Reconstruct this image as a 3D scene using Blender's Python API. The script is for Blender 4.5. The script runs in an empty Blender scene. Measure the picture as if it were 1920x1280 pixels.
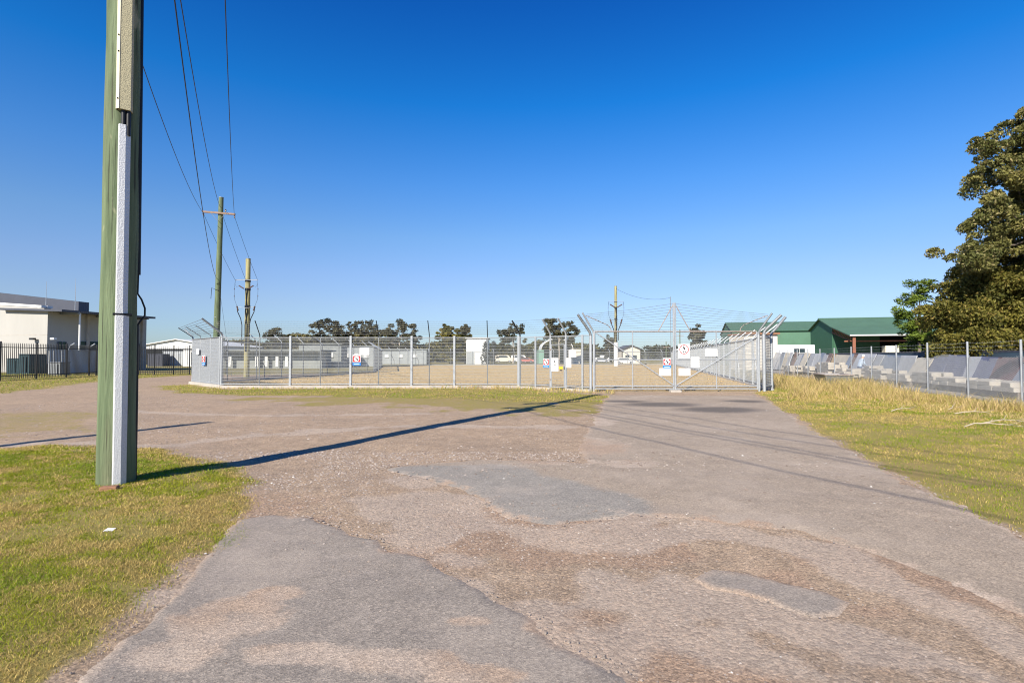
import bpy, bmesh, math, random
import numpy as np
from mathutils import Vector, Matrix
random.seed(7); RNG = np.random.default_rng(11)
R = math.radians
scene = bpy.context.scene
COL = scene.collection

# ------------------------------------------------------------------ camera
EYE = 1.6; F = 1000.0; HY = 669.0; PITCH = math.atan((HY-640)/F)
cam = bpy.data.cameras.new('camera'); cam.sensor_width = 36; cam.lens = 36*F/1920
cam.clip_start = .05; cam.clip_end = 6000
camo = bpy.data.objects.new('camera', cam); COL.objects.link(camo)
camo.location = (0, 0, EYE); camo.rotation_euler = (math.pi/2+PITCH, 0, 0)
scene.camera = camo

# ------------------------------------------------------------------ sky, sun, exposure
SUN_EL = R(33.5); SUN_AZ = math.atan2(.469, .883)      # direction the shadows run, from +Y towards +X
w = bpy.data.worlds.new('World'); scene.world = w; w.use_nodes = True
nt = w.node_tree; bg = nt.nodes['Background']
sky = nt.nodes.new('ShaderNodeTexSky'); sky.sky_type = 'NISHITA'; sky.sun_disc = False
sky.sun_elevation = SUN_EL; sky.sun_rotation = SUN_AZ + math.pi
sky.altitude = 10; sky.air_density = 1.0; sky.dust_density = .2; sky.ozone_density = 2.5
geo = nt.nodes.new('ShaderNodeTexCoord'); sz = nt.nodes.new('ShaderNodeSeparateXYZ'); nt.links.new(geo.outputs['Generated'], sz.inputs[0])
TINT = ((0, (.42, .54, .74)), (.05, (.50, .60, .82)), (.094, (.59, .64, .83)), (.148, (.62, .69, .90)), (.215, (.555, .747, .97)), (.306, (.344, .73, 1.13)), (.429, (.07, .645, 1.22)), (.557, (.04, .455, 1.10)), (1, (.05, .30, .75)))
tint = nt.nodes.new('ShaderNodeValToRGB'); el = tint.color_ramp.elements          # clear winter air: less yellow low down, deeper blue high up
el[1].position = 1
for po, c in TINT:
    q = el[0] if po == 0 else (el[len(el)-1] if po == 1 else el.new(po)); q.color = (*c, 1)
mu = nt.nodes.new('ShaderNodeMix'); mu.data_type = 'RGBA'; mu.blend_type = 'MULTIPLY'; mu.inputs[0].default_value = 1
nt.links.new(sz.outputs[2], tint.inputs[0]); nt.links.new(sky.outputs[0], mu.inputs[6]); nt.links.new(tint.outputs[0], mu.inputs[7]); nt.links.new(mu.outputs[2], bg.inputs['Color'])
bg.inputs['Strength'].default_value = .087
sl = bpy.data.lights.new('sun', 'SUN'); sl.energy = 5; sl.angle = R(.5); sl.color = (1, .92, .79)
so = bpy.data.objects.new('sun', sl); COL.objects.link(so)
sdir = Vector((math.sin(SUN_AZ)*math.cos(SUN_EL), math.cos(SUN_AZ)*math.cos(SUN_EL), -math.sin(SUN_EL)))
so.rotation_euler = sdir.to_track_quat('-Z', 'Y').to_euler(); so.location = (-20, -40, 40)
scene.view_settings.view_transform = 'Standard'; scene.view_settings.look = 'None'
scene.view_settings.exposure = .8; scene.view_settings.gamma = 1
scene.render.engine = 'CYCLES'
scene.cycles.filter_width = 1.1; scene.cycles.max_bounces = 6; scene.cycles.transparent_max_bounces = 8

# ------------------------------------------------------------------ helpers: coordinates
def G(px, py):
    "ground point (z=0) seen at a photo pixel"
    u = px-960; v = py-640
    dy = F*math.cos(PITCH)+v*math.sin(PITCH); dz = F*math.sin(PITCH)-v*math.cos(PITCH)
    t = EYE/-dz
    return (u*t, dy*t)
def XP(px, Y): return (px-960)/F*Y
def ZP(py, Y): return EYE+(HY-py)/F*Y

# ------------------------------------------------------------------ helpers: noise and polygons (numpy)
def _h(ix, iy, s):
    n = (ix.astype(np.int64)*374761393 + iy.astype(np.int64)*668265263 + s*982451653) & 0xffffffff
    n = ((n ^ (n >> 13))*1274126177) & 0xffffffff
    return ((n ^ (n >> 16)) & 0xffffff)/float(0xffffff)
def vn(x, y, s=0):
    x = np.asarray(x, float); y = np.asarray(y, float)
    ix = np.floor(x); iy = np.floor(y); fx = x-ix; fy = y-iy
    fx = fx*fx*(3-2*fx); fy = fy*fy*(3-2*fy)
    a = _h(ix, iy, s); b = _h(ix+1, iy, s); c = _h(ix, iy+1, s); d = _h(ix+1, iy+1, s)
    return (a+(b-a)*fx)*(1-fy)+(c+(d-c)*fx)*fy
def fbm(x, y, s=0, o=4):
    r = 0; a = .5; t = 0
    for i in range(o):
        r = r+a*vn(x*2**i+17.3*i, y*2**i+5.1*i, s+i); t += a; a *= .5
    return r/t
def sdf(P, poly):
    "signed distance (inside negative) of points P (N,2) to polygon"
    poly = np.array(poly, float); d = np.full(len(P), 1e18); ins = np.zeros(len(P), bool)
    for i in range(len(poly)):
        a = poly[i]; b = poly[(i+1) % len(poly)]; e = b-a
        wv = P-a; t = np.clip((wv@e)/max(e@e, 1e-9), 0, 1)
        q = wv-t[:, None]*e; d = np.minimum(d, (q*q).sum(1))
        c = (a[1] <= P[:, 1]) != (b[1] <= P[:, 1])
        if e[1] != 0:
            ins ^= c & (P[:, 0] < a[0]+(P[:, 1]-a[1])/e[1]*e[0])
    d = np.sqrt(d); return np.where(ins, -d, d)
def smooth(a, b, x):
    t = np.clip((x-a)/(b-a), 0, 1); return t*t*(3-2*t)

# ------------------------------------------------------------------ helpers: materials
def _nodes(name):
    m = bpy.data.materials.new(name); m.use_nodes = True
    n = m.node_tree.nodes; return m, n, m.node_tree.links, n['Principled BSDF']
def mat(name, col, rough=.7, metal=0., var=.12, scale=3., bump=0., bscale=40., stretch=(1, 1, 1), col2=None, spec=.35):
    m, n, l, p = _nodes(name)
    tc = n.new('ShaderNodeTexCoord'); mp = n.new('ShaderNodeMapping'); mp.inputs['Scale'].default_value = stretch
    l.new(tc.outputs['Object'], mp.inputs['Vector'])
    no = n.new('ShaderNodeTexNoise'); no.inputs['Scale'].default_value = scale; no.inputs['Detail'].default_value = 6
    no.inputs['Roughness'].default_value = .65
    l.new(mp.outputs[0], no.inputs['Vector'])
    r = n.new('ShaderNodeValToRGB'); r.color_ramp.elements[0].position = .3; r.color_ramp.elements[1].position = .72
    c2 = col2 or tuple(min(1, c*(1+var)) for c in col)
    r.color_ramp.elements[0].color = (*[c*(1-var) for c in col], 1); r.color_ramp.elements[1].color = (*c2, 1)
    l.new(no.outputs['Fac'], r.inputs['Fac']); l.new(r.outputs[0], p.inputs['Base Color'])
    p.inputs['Roughness'].default_value = rough; p.inputs['Metallic'].default_value = metal
    p.inputs['Specular IOR Level'].default_value = spec
    if bump:
        b = n.new('ShaderNodeBump'); b.inputs['Strength'].default_value = bump; b.inputs['Distance'].default_value = .02
        n2 = n.new('ShaderNodeTexNoise'); n2.inputs['Scale'].default_value = bscale; n2.inputs['Detail'].default_value = 5
        l.new(mp.outputs[0], n2.inputs['Vector']); l.new(n2.outputs['Fac'], b.inputs['Height']); l.new(b.outputs[0], p.inputs['Normal'])
    return m
def ribbed(name, col, scale=4., axis='X', rough=.5, var=.08):
    m = mat(name, col, rough, 0, var, .6)
    n = m.node_tree.nodes; l = m.node_tree.links; p = n['Principled BSDF']
    tc = n.new('ShaderNodeTexCoord'); wv = n.new('ShaderNodeTexWave'); wv.bands_direction = axis
    wv.inputs['Scale'].default_value = scale; wv.inputs['Distortion'].default_value = 0
    l.new(tc.outputs['Object'], wv.inputs['Vector'])
    b = n.new('ShaderNodeBump'); b.inputs['Strength'].default_value = .6; b.inputs['Distance'].default_value = .03
    l.new(wv.outputs['Fac'], b.inputs['Height']); l.new(b.outputs[0], p.inputs['Normal'])
    return m
def leafmat(name, trans=.3, rough=.6, mul=1.):
    m, n, l, p = _nodes(name)
    at = n.new('ShaderNodeAttribute'); at.attribute_name = 'col'
    p.inputs['Roughness'].default_value = rough; p.inputs['Specular IOR Level'].default_value = .25
    tr = n.new('ShaderNodeBsdfTranslucent'); mx = n.new('ShaderNodeMixShader'); mx.inputs[0].default_value = trans
    l.new(at.outputs['Color'], p.inputs['Base Color']); l.new(at.outputs['Color'], tr.inputs['Color'])
    l.new(p.outputs[0], mx.inputs[1]); l.new(tr.outputs[0], mx.inputs[2])
    l.new(mx.outputs[0], n['Material Output'].inputs['Surface'])
    return m

M = {}
M['galv'] = mat('galvanised_steel', (.36, .38, .40), .45, .3, .14, 9)
M['galv_dull'] = mat('weathered_galvanised_steel', (.22, .235, .245), .55, .35, .2, 9)
M['wire'] = mat('fence_wire', (.30, .315, .325), .5, .4, .1, 5)
M['barb'] = mat('barbed_wire_steel', (.16, .16, .17), .6, .5, .2, 20)
M['rust'] = mat('rusty_steel', (.30, .20, .15), .8, .2, .35, 22, col2=(.45, .42, .40))
M['black_steel'] = mat('black_coat_and_arm_shade', (.012, .012, .014), .4, 0, .2, 5)  # also puts underside shade into the colour of cranked arms
M['cable'] = mat('black_cable', (.012, .013, .016), .5, 0, .2, 5)
M['line'] = mat('power_line_wire', (.03, .033, .04), .5, .3, .2, 5)
M['glass'] = mat('dark_window_glass', (.02, .035, .045), .08, 0, .3, 2, spec=.6)
M['white'] = mat('white_paint', (.66, .66, .64), .5, 0, .05, 3)
M['sign_white'] = mat('white_sign_face', (.66, .66, .66), .4, 0, .03, 6)
M['sign_red'] = mat('red_sign_paint', (.62, .025, .03), .4, 0, .08, 6)
M['sign_blue'] = mat('blue_sign_paint', (.03, .20, .62), .4, 0, .08, 6)
M['sign_black'] = mat('black_sign_print', (.02, .02, .025), .5, 0, .1, 6)
M['sign_grey'] = mat('grey_sign_print', (.30, .30, .32), .5, 0, .1, 6)
M['sign_yellow'] = mat('yellow_sign_paint', (.75, .45, .04), .4, 0, .08, 6)
M['concrete'] = mat('pale_concrete', (.38, .35, .31), .85, 0, .16, 2.2, .3, 60)
M['tilt'] = mat('cream_tilt_up_concrete', (.37, .36, .335), .8, 0, .07, .35, .15, 20, stretch=(1, 1, .25))
M['ceramic'] = mat('insulator_porcelain', (.10, .06, .045), .25, 0, .2, 8)
M['arm'] = mat('weathered_hardwood', (.27, .18, .13), .8, 0, .25, 6, stretch=(1, 1, 1))
M['brick'] = mat('orange_brick', (.27, .14, .08), .85, 0, .2, 30, .5, 120)

# ------------------------------------------------------------------ helpers: meshes and objects
ORG = {}
class MB:
    def __init__(s): s.v = []; s.f = []
    def add(s, vs, fs):
        o = len(s.v); s.v += [tuple(p) for p in vs]; s.f += [tuple(i+o for i in f) for f in fs]; return s
    def box(s, c, d, rz=0, m=None):
        hx, hy, hz = d[0]/2, d[1]/2, d[2]/2; ca, sa = math.cos(rz), math.sin(rz); vs = []
        for z in (-hz, hz):
            for x, y in ((-hx, -hy), (hx, -hy), (hx, hy), (-hx, hy)):
                vs.append((c[0]+x*ca-y*sa, c[1]+x*sa+y*ca, c[2]+z))
        return s.add(vs, [(3, 2, 1, 0), (4, 5, 6, 7), (0, 1, 5, 4), (1, 2, 6, 5), (2, 3, 7, 6), (3, 0, 4, 7)])
    def bbox(s, c, d, rz=0, b=.01):
        "box with chamfered vertical edges and a chamfered top"
        hx, hy = d[0]/2, d[1]/2; ca, sa = math.cos(rz), math.sin(rz); rings = []
        for z, k in ((0, 0), (d[2]-b, 0), (d[2], b)):
            pts = [(-hx+b+k*.3, -hy+k), (hx-b-k*.3, -hy+k), (hx-k, -hy+b+k*.3), (hx-k, hy-b-k*.3), (hx-b-k*.3, hy-k), (-hx+b+k*.3, hy-k), (-hx+k, hy-b-k*.3), (-hx+k, -hy+b+k*.3)]
            rings.append([(c[0]+x*ca-y*sa, c[1]+x*sa+y*ca, c[2]-d[2]/2+z) for x, y in pts])
        vs = sum(rings, []); fs = [tuple(range(7, -1, -1)), tuple(range(16, 24))]
        for r in range(2):
            for i in range(8): fs.append((r*8+i, r*8+(i+1) % 8, r*8+8+(i+1) % 8, r*8+8+i))
        return s.add(vs, fs)
    def tube(s, pts, r, n=8, cap=True):
        pts = [Vector(p) for p in pts]
        rs = r if isinstance(r, (list, tuple)) else [r]*len(pts)
        vs = []; fs = []; ref = None
        for i, p in enumerate(pts):
            a = pts[max(i-1, 0)]; b = pts[min(i+1, len(pts)-1)]; t = (b-a)
            if t.length < 1e-9: t = Vector((0, 0, 1))
            t.normalize()
            if ref is None: ref = Vector((1, 0, 0)) if abs(t.x) < .8 else Vector((0, 0, 1))
            u = (ref-t*ref.dot(t)).normalized(); v = t.cross(u); ref = u
            for k in range(n):
                an = 2*math.pi*k/n+math.pi/n
                vs.append(p+(u*math.cos(an)+v*math.sin(an))*rs[i])
        for i in range(len(pts)-1):
            for k in range(n): fs.append((i*n+k, i*n+(k+1) % n, (i+1)*n+(k+1) % n, (i+1)*n+k))
        if cap: fs += [tuple(range(n-1, -1, -1)), tuple((len(pts)-1)*n+k for k in range(n))]
        return s.add(vs, fs)
    def prism(s, poly, off):
        "polygon of 3D points extruded by vector off"
        n = len(poly); a = [Vector(p) for p in poly]; o = Vector(off)
        return s.add(a+[p+o for p in a], [tuple(range(n-1, -1, -1)), tuple(range(n, 2*n))]+[(i, (i+1) % n, n+(i+1) % n, n+i) for i in range(n)])
    def mesh(s, name, base=(0, 0, 0), smooth_=False, fix=True):
        me = bpy.data.meshes.new(name); b = base
        me.from_pydata([(p[0]-b[0], p[1]-b[1], p[2]-b[2]) for p in s.v], [], s.f)
        if fix and len(s.f) < 40000:
            bm = bmesh.new(); bm.from_mesh(me); bmesh.ops.recalc_face_normals(bm, faces=bm.faces); bm.to_mesh(me); bm.free()
        if smooth_:
            me.polygons.foreach_set('use_smooth', [True]*len(me.polygons))
            me.set_sharp_from_angle(angle=R(40))
        return me
    def build(s, name, m, parent=None, smooth_=False, base=None, stuff=False):
        b = base if base is not None else (ORG[parent.name] if parent else (0, 0, 0))
        o = bpy.data.objects.new(name, s.mesh(name, b, smooth_)); COL.objects.link(o)
        mm = M[m] if isinstance(m, str) else m; o.data.materials.append(mm)
        if parent: o.parent = parent; ORG[o.name] = b
        else: o.location = b; ORG[o.name] = b
        if stuff: o['kind'] = 'stuff'
        return o
def tag(o, label, cat, group=None):
    o['label'] = label; o['category'] = cat; o['kind'] = 'thing'
    if group: o['group'] = group
    return o
def thing(name, label, cat, loc=(0, 0, 0), group=None):
    o = bpy.data.objects.new(name, None); COL.objects.link(o); o.location = loc; o.empty_display_size = .2
    ORG[o.name] = tuple(loc); return tag(o, label, cat, group)
def inst(me, name, parent, loc, rz=0, m=None):
    "object sharing mesh data, placed at world loc under parent"
    o = bpy.data.objects.new(name, me); COL.objects.link(o); b = ORG[parent.name]
    o.parent = parent; o.location = (loc[0]-b[0], loc[1]-b[1], loc[2]-b[2]); o.rotation_euler = (0, 0, rz)
    if m and not me.materials: me.materials.append(M[m])
    return o
ORD = ['first', 'second', 'third', 'fourth', 'fifth', 'sixth', 'seventh', 'eighth', 'ninth', 'tenth', 'eleventh', 'twelfth', 'thirteenth', 'fourteenth', 'fifteenth', 'sixteenth', 'seventeenth', 'eighteenth', 'nineteenth', 'twentieth', 'twenty-first', 'twenty-second', 'twenty-third', 'twenty-fourth', 'twenty-fifth', 'twenty-sixth']
def np_mesh(name, V, FC, cols=None, nv=None, smooth_=False):
    "fast mesh from numpy: V (N,3), FC (K,c) faces of equal size, cols (N,3) point colours"
    me = bpy.data.meshes.new(name); c = FC.shape[1]
    me.vertices.add(len(V)); me.vertices.foreach_set('co', V.astype(np.float32).ravel())
    me.loops.add(FC.size); me.loops.foreach_set('vertex_index', FC.astype(np.int32).ravel())
    me.polygons.add(len(FC)); me.polygons.foreach_set('loop_start', np.arange(0, FC.size, c, dtype=np.int32))
    me.polygons.foreach_set('loop_total', np.full(len(FC), c, dtype=np.int32))
    if cols is not None:
        a = me.attributes.new('col', 'FLOAT_COLOR', 'POINT')
        a.data.foreach_set('color', np.concatenate([cols, np.ones((len(cols), 1))], 1).astype(np.float32).ravel())
    me.update(calc_edges=True); me.validate()
    if smooth_: me.polygons.foreach_set('use_smooth', [True]*len(me.polygons))
    return me
def fattr(me, name, arr):
    a = me.attributes.new(name, 'FLOAT', 'POINT'); a.data.foreach_set('value', np.asarray(arr, np.float32))
# ================================================================== ground
def GP(l): return [G(*p) for p in l]
LAWN = [(-30, 9.6), (-14, 9.4)]+GP([(0, 846), (90, 838), (185, 838), (330, 850), (400, 868), (450, 882), (482, 905), (488, 938), (452, 972), (410, 1012), (350, 1096), (300, 1135), (235, 1190), (165, 1252), (130, 1290)])+[(-1.75, 1.6), (-1.2, 0), (-1, -6), (-30, -6)]
VERGE = GP([(1418, 741), (1452, 758), (1500, 790), (1600, 845), (1720, 912), (1800, 948), (1920, 1010)])+[(7.2, 2.2), (9.5, 0), (12, -6), (40, -6), (17.5, 14.4), (16.7, 17.5), (21.5, 37.0), (30, 69), (24, 71), (12.4, 25.5), (11.4, 24.6)]
STRIP = GP([(285, 724), (360, 720), (415, 729), (985, 729), (1108, 740), (1137, 742), (1118, 772), (1100, 768), (1000, 754), (850, 748), (620, 743), (450, 741), (340, 737)])
SPARSE = GP([(390, 742), (700, 740), (1137, 742), (1096, 792), (960, 778), (780, 764), (560, 760), (420, 752)])
STRIPL = [(-70, 20)]+GP([(-300, 742), (0, 738), (60, 732), (130, 722), (190, 715), (250, 710), (320, 706), (352, 703)])+[(-20, 48), (-30, 60), (-70, 60)]
SPARSEL = GP([(-200, 775), (60, 770), (230, 775), (200, 800), (140, 815), (-200, 832)])
FIELD = [(-15, 27.7), (-18.9, 31.5), (-14.5, 56), (-21, 86), (-15.7, 100), (34.7, 116), (12.4, 25.5), (11.4, 24.7), (3.69, 24.7), (.33, 27.7)]
YARD = [(17.5, 14.4), (16.7, 17.5), (21.5, 37.0), (30, 69), (44, 70), (90, 60), (90, 10)]
DRIVE = GP([(1138, 741), (1420, 741), (1452, 757), (1500, 790), (1600, 845), (1720, 912), (1800, 948), (1920, 1010)])+[(7.2, 2.2), (9.5, 0), (10, -3), (6.5, -3), (5, 1.6)]+GP([(1920, 1155), (1830, 1112), (1740, 1078), (1620, 1035), (1500, 1004), (1400, 985), (1300, 976), (1180, 968), (1110, 980), (1050, 989), (1000, 984), (955, 968), (920, 952), (890, 930), (850, 914), (815, 902), (760, 893), (712, 879), (760, 870), (820, 866), (900, 862), (1000, 863), (1085, 866), (1078, 838), (1098, 806), (1120, 775)])
PATCH_A = GP([(440, 979), (500, 968), (575, 970), (625, 985), (665, 1003), (715, 1012), (728, 1034), (800, 1044), (832, 1068), (880, 1092), (940, 1130), (988, 1150), (1008, 1168), (1000, 1184), (1030, 1203), (1090, 1222), (1180, 1262), (1230, 1310)])+[(.5, 2.0), (-.6, 1.8), (-1.7, 2.0)]+GP([(130, 1300), (190, 1240), (250, 1180), (330, 1110), (370, 1060), (405, 1015)])
PATCH_B = GP([(1296, 1084), (1335, 1067), (1400, 1072), (1470, 1092), (1540, 1108), (1600, 1130), (1580, 1158), (1530, 1166), (1480, 1150), (1440, 1128), (1390, 1115), (1330, 1102)])
def lawn_noise(P): return (fbm(P[:, 0]*1.3, P[:, 1]*1.3, 3)-.5)
def masks(P):
    n = lawn_noise(P); far = np.clip(P[:, 1]/12, .5, 3)
    lawn = np.maximum.reduce([smooth(.25, -.35, sdf(P, LAWN)+n*.9), smooth(.3, -.5, sdf(P, VERGE)+n*.8)*1.0,
                              smooth(.4, -.6, sdf(P, STRIP)+n*2.0), .55*smooth(.6, -1.2, sdf(P, SPARSE)+n*4),
                              smooth(.5, -1.2, sdf(P, STRIPL)+n*2), .45*smooth(.6, -1, sdf(P, SPARSEL)+n*3)])
    field = smooth(.3, -.3, sdf(P, FIELD))
    yard = smooth(.4, -.4, sdf(P, YARD)+n)
    return lawn, field, yard
def height(P):
    z = (fbm(P[:, 0]*.5, P[:, 1]*.5, 9)-.5)*.05+(fbm(P[:, 0]*3, P[:, 1]*3, 21)-.5)*.018
    l = smooth(.5, -.9, sdf(P, LAWN)); z = z+.07*l
    v = smooth(.2, -2.5, sdf(P, VERGE)); z = z+.05*v
    near = smooth(60, 30, P[:, 1])
    return z*near
def axis(lo, hi, step, lim0, lim1, g):
    a = list(np.arange(lo, hi, step)); s = step
    while a[-1] < lim1: s *= g; a.append(a[-1]+s)
    s = step; b = []
    x = lo
    while x > lim0: s *= g; x -= s; b.append(x)
    return np.array(b[::-1]+a)
gx = axis(-9, 9.5, .085, -2500, 2500, 1.09); gy = axis(1.6, 11, .06, -40, 4000, 1.035)
XX, YY = np.meshgrid(gx, gy); P = np.stack([XX.ravel(), YY.ravel()], 1)
lawn, field, yard = masks(P); z = height(P)
sdr = np.minimum(np.minimum(sdf(P, DRIVE), sdf(P, PATCH_A)), sdf(P, PATCH_B))
z = z-.03*smooth(-.30, -.42, sdr)
nx = len(gx); i = np.arange(len(gy)-1)[:, None]*nx+np.arange(nx-1)[None]; i = i.ravel()
FC = np.stack([i, i+1, i+nx+1, i+nx], 1)
gme = np_mesh('ground', np.concatenate([P, z[:, None]], 1), FC, smooth_=True)
outside = np.clip(smooth(44, 56, P[:, 1])*(1-field)*(1-yard), 0, 1)
outside = np.maximum(outside, smooth(-34, -42, P[:, 0])*(1-field)*smooth(20, 30, P[:, 1]))
# wheel tracks worn pale into the gravel, redder loose gravel between the asphalt remnants
tr = np.full(len(P), 9.)
for line in ([(420, 1110), (560, 1090), (640, 1150), (500, 1230)], [(700, 940), (800, 985), (870, 1060), (880, 1100)], [(760, 900), (880, 970), (1000, 1000), (1200, 975)],
             [(1000, 1180), (1150, 1105), (1300, 1110), (1500, 1180), (1750, 1240)], [(1080, 1010), (1300, 1000), (1500, 1020), (1720, 1110), (1900, 1200)],
             [(280, 840), (480, 815), (700, 800), (1050, 800)], [(200, 770), (500, 780), (800, 775)], [(1040, 1240), (1200, 1180), (1400, 1230), (1600, 1290)], [(60, 830), (190, 834), (300, 838)]):
    q = np.array(GP(line))
    for a, b in zip(q[:-1], q[1:]):
        e = b-a; t = np.clip(((P-a)@e)/(e@e), 0, 1); d = np.sqrt((((P-a)-t[:, None]*e)**2).sum(1))
        tr = np.minimum(tr, d)
pale = smooth(.55, .05, tr+(fbm(P[:, 0]*2, P[:, 1]*2, 31)-.5)*.9)
pink = smooth(.40, .62, fbm(P[:, 0]*.8+4, P[:, 1]*.8, 41))*smooth(7.5, 4.5, P[:, 1]+(fbm(P[:, 0], P[:, 1], 43)-.5)*2)+.25*smooth(.45, .65, fbm(P[:, 0]*.3, P[:, 1]*.5, 45))
for k, a in (('lawn', lawn), ('field', field), ('yard', yard), ('pale', pale), ('pink', pink), ('outside', outside)): fattr(gme, k, a)

def ground_material(name, asphalt=False, tint=(.215, .195, .18)):
    m, n, l, p = _nodes(name)
    tc = n.new('ShaderNodeTexCoord')
    def noise(scale, det=5, rough=.6, w=None):
        t = n.new('ShaderNodeTexNoise'); t.inputs['Scale'].default_value = scale; t.inputs['Detail'].default_value = det
        t.inputs['Roughness'].default_value = rough; l.new(tc.outputs['Object'], t.inputs['Vector']); return t.outputs['Fac']
    def ramp(fac, *st):
        r = n.new('ShaderNodeValToRGB'); e = r.color_ramp.elements
        while len(e) < len(st): e.new(.5)
        for q, (po, c) in zip(e, st): q.position = po; q.color = (*c, 1)
        l.new(fac, r.inputs['Fac']); return r.outputs[0]
    def attr(k):
        a = n.new('ShaderNodeAttribute'); a.attribute_name = k; return a.outputs['Fac']
    def math_(op, a, b, clamp=False):
        x = n.new('ShaderNodeMath'); x.operation = op; x.use_clamp = clamp
        for q, vv in ((0, a), (1, b)):
            if isinstance(vv, (int, float)): x.inputs[q].default_value = vv
            else: l.new(vv, x.inputs[q])
        return x.outputs[0]
    def mix(f, a, b, mode='MIX'):
        x = n.new('ShaderNodeMix'); x.data_type = 'RGBA'; x.blend_type = mode
        if isinstance(f, (int, float)): x.inputs[0].default_value = f
        else: l.new(f, x.inputs[0])
        for q, vv in ((6, a), (7, b)):
            if isinstance(vv, tuple): x.inputs[q].default_value = (*vv, 1)
            else: l.new(vv, x.inputs[q])
        return x.outputs[2]
    def thr(a, lo, hi):
        x = n.new('ShaderNodeMapRange'); x.interpolation_type = 'SMOOTHSTEP'; x.inputs['From Min'].default_value = lo; x.inputs['From Max'].default_value = hi
        l.new(a, x.inputs['Value']); return x.outputs[0]
    def voro(scale):
        v = n.new('ShaderNodeTexVoronoi'); v.inputs['Scale'].default_value = scale; l.new(tc.outputs['Object'], v.inputs['Vector']); return v
    n_big = noise(.6, 4); n_mid = noise(4, 6, .7); n_fine = noise(62, 5, .75); n_grit = noise(150, 3, .8)
    v1 = voro(90); v2 = voro(42)
    sep = n.new('ShaderNodeSeparateColor'); l.new(v1.outputs['Color'], sep.inputs[0])
    sep2 = n.new('ShaderNodeSeparateColor'); l.new(v2.outputs['Color'], sep2.inputs[0])
    # gravel
    g = ramp(n_mid, (.25, (.31, .238, .172)), (.5, (.395, .306, .224)), (.78, (.48, .385, .295)))
    pinkc = ramp(n_fine, (.25, (.27, .175, .122)), (.55, (.40, .285, .205)), (.8, (.50, .385, .30)))
    palec = ramp(n_fine, (.2, (.40, .325, .26)), (.8, (.50, .42, .345)))
    stones = ramp(sep.outputs[0], (0, (.58, .57, .56)), (.45, (.88, .86, .84)), (.8, (1.06, 1.04, 1.0)), (1, (1.38, 1.32, 1.25)))
    stones2 = ramp(sep2.outputs[1], (0, (.62, .60, .60)), (.5, (.95, .95, .95)), (1, (1.22, 1.15, 1.1)))
    bigm = ramp(n_big, (.3, (.86, .86, .87)), (.7, (1.08, 1.06, 1.03)))
    if asphalt:
        sd = attr('sd')
        a = ramp(n_mid, (.2, tuple(c*.80 for c in tint)), (.55, tint), (.85, tuple(c*1.22 for c in tint)))
        cool = ramp(n_mid, (.2, (.235, .218, .192)), (.55, (.292, .268, .236)), (.85, (.35, .325, .288)))
        a = mix(thr(math_('ADD', attr('cool'), math_('MULTIPLY', math_('SUBTRACT', n_mid, .5), .7)), .3, .7), a, cool)
        a = mix(.8, a, stones, 'MULTIPLY'); a = mix(.5, a, ramp(n_grit, (.3, (.72, .72, .72)), (.7, (1.25, 1.24, 1.22))), 'MULTIPLY')
        grav = mix(.75, mix(thr(n_big, .4, .6), palec, mix(.6, g, pinkc)), stones, 'MULTIPLY'); grav = mix(.6, grav, ramp(n_grit, (.3, (.68, .67, .66)), (.7, (1.28, 1.26, 1.24))), 'MULTIPLY')
        edge = math_('ADD', sd, math_('MULTIPLY', math_('SUBTRACT', n_mid, .5), attr('fray')))
        dust = mix(math_('MULTIPLY', thr(n_big, .45, .72), attr('dust')), a, palec)
        base = mix(thr(math_('DIVIDE', edge, attr('soft')), -1, .2), dust, grav)
        hole = math_('MULTIPLY', thr(math_('ADD', math_('MULTIPLY', attr('gravel'), .95), math_('ADD', math_('MULTIPLY', math_('SUBTRACT', n_mid, .5), 2.0), math_('MULTIPLY', math_('SUBTRACT', n_fine, .5), 1.0))), .4, .95), .85)
        base = mix(hole, base, grav)
        stain = attr('stain')
        base = mix(math_('MULTIPLY', stain, .8), base, (.09, .08, .072))
        hgt = math_('ADD', math_('MULTIPLY', n_grit, .5), math_('MULTIPLY', v1.outputs['Distance'], .35))
        rough = .85; bs = .35
    else:
        pk = math_('MULTIPLY', thr(math_('ADD', attr('pink'), math_('MULTIPLY', math_('SUBTRACT', n_mid, .5), .9)), .35, .75), .62)
        base = mix(pk, g, pinkc)
        pl = thr(math_('ADD', attr('pale'), math_('MULTIPLY', math_('SUBTRACT', n_mid, .5), .8)), .35, .85)
        base = mix(math_('MULTIPLY', pl, .8), base, palec)
        loose = mix(math_('SUBTRACT', .85, math_('MULTIPLY', pl, .45)), base, stones, 'MULTIPLY')
        base = mix(.6, loose, stones2, 'MULTIPLY')
        base = mix(1, base, bigm, 'MULTIPLY'); base = mix(.6, base, ramp(n_grit, (.3, (.68, .67, .66)), (.7, (1.28, 1.26, 1.24))), 'MULTIPLY')
        soil = ramp(n_fine, (.25, (.19, .14, .065)), (.6, (.31, .235, .085)), (.85, (.45, .35, .15)))
        grn = ramp(n_mid, (.3, (.15, .18, .012)), (.7, (.26, .27, .02)))
        sg = mix(thr(n_big, .35, .7), grn, soil); sg = mix(.7, sg, soil)
        lw = thr(math_('ADD', attr('lawn'), math_('MULTIPLY', math_('SUBTRACT', n_mid, .5), .8)), .3, .6)
        base = mix(lw, base, sg)
        straw = ramp(n_mid, (.25, (.35, .25, .12)), (.55, (.52, .39, .205)), (.8, (.62, .49, .29)))
        st = n.new('ShaderNodeMapping'); st.inputs['Scale'].default_value = (.12, .5, 1); l.new(tc.outputs['Object'], st.inputs['Vector'])
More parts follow.
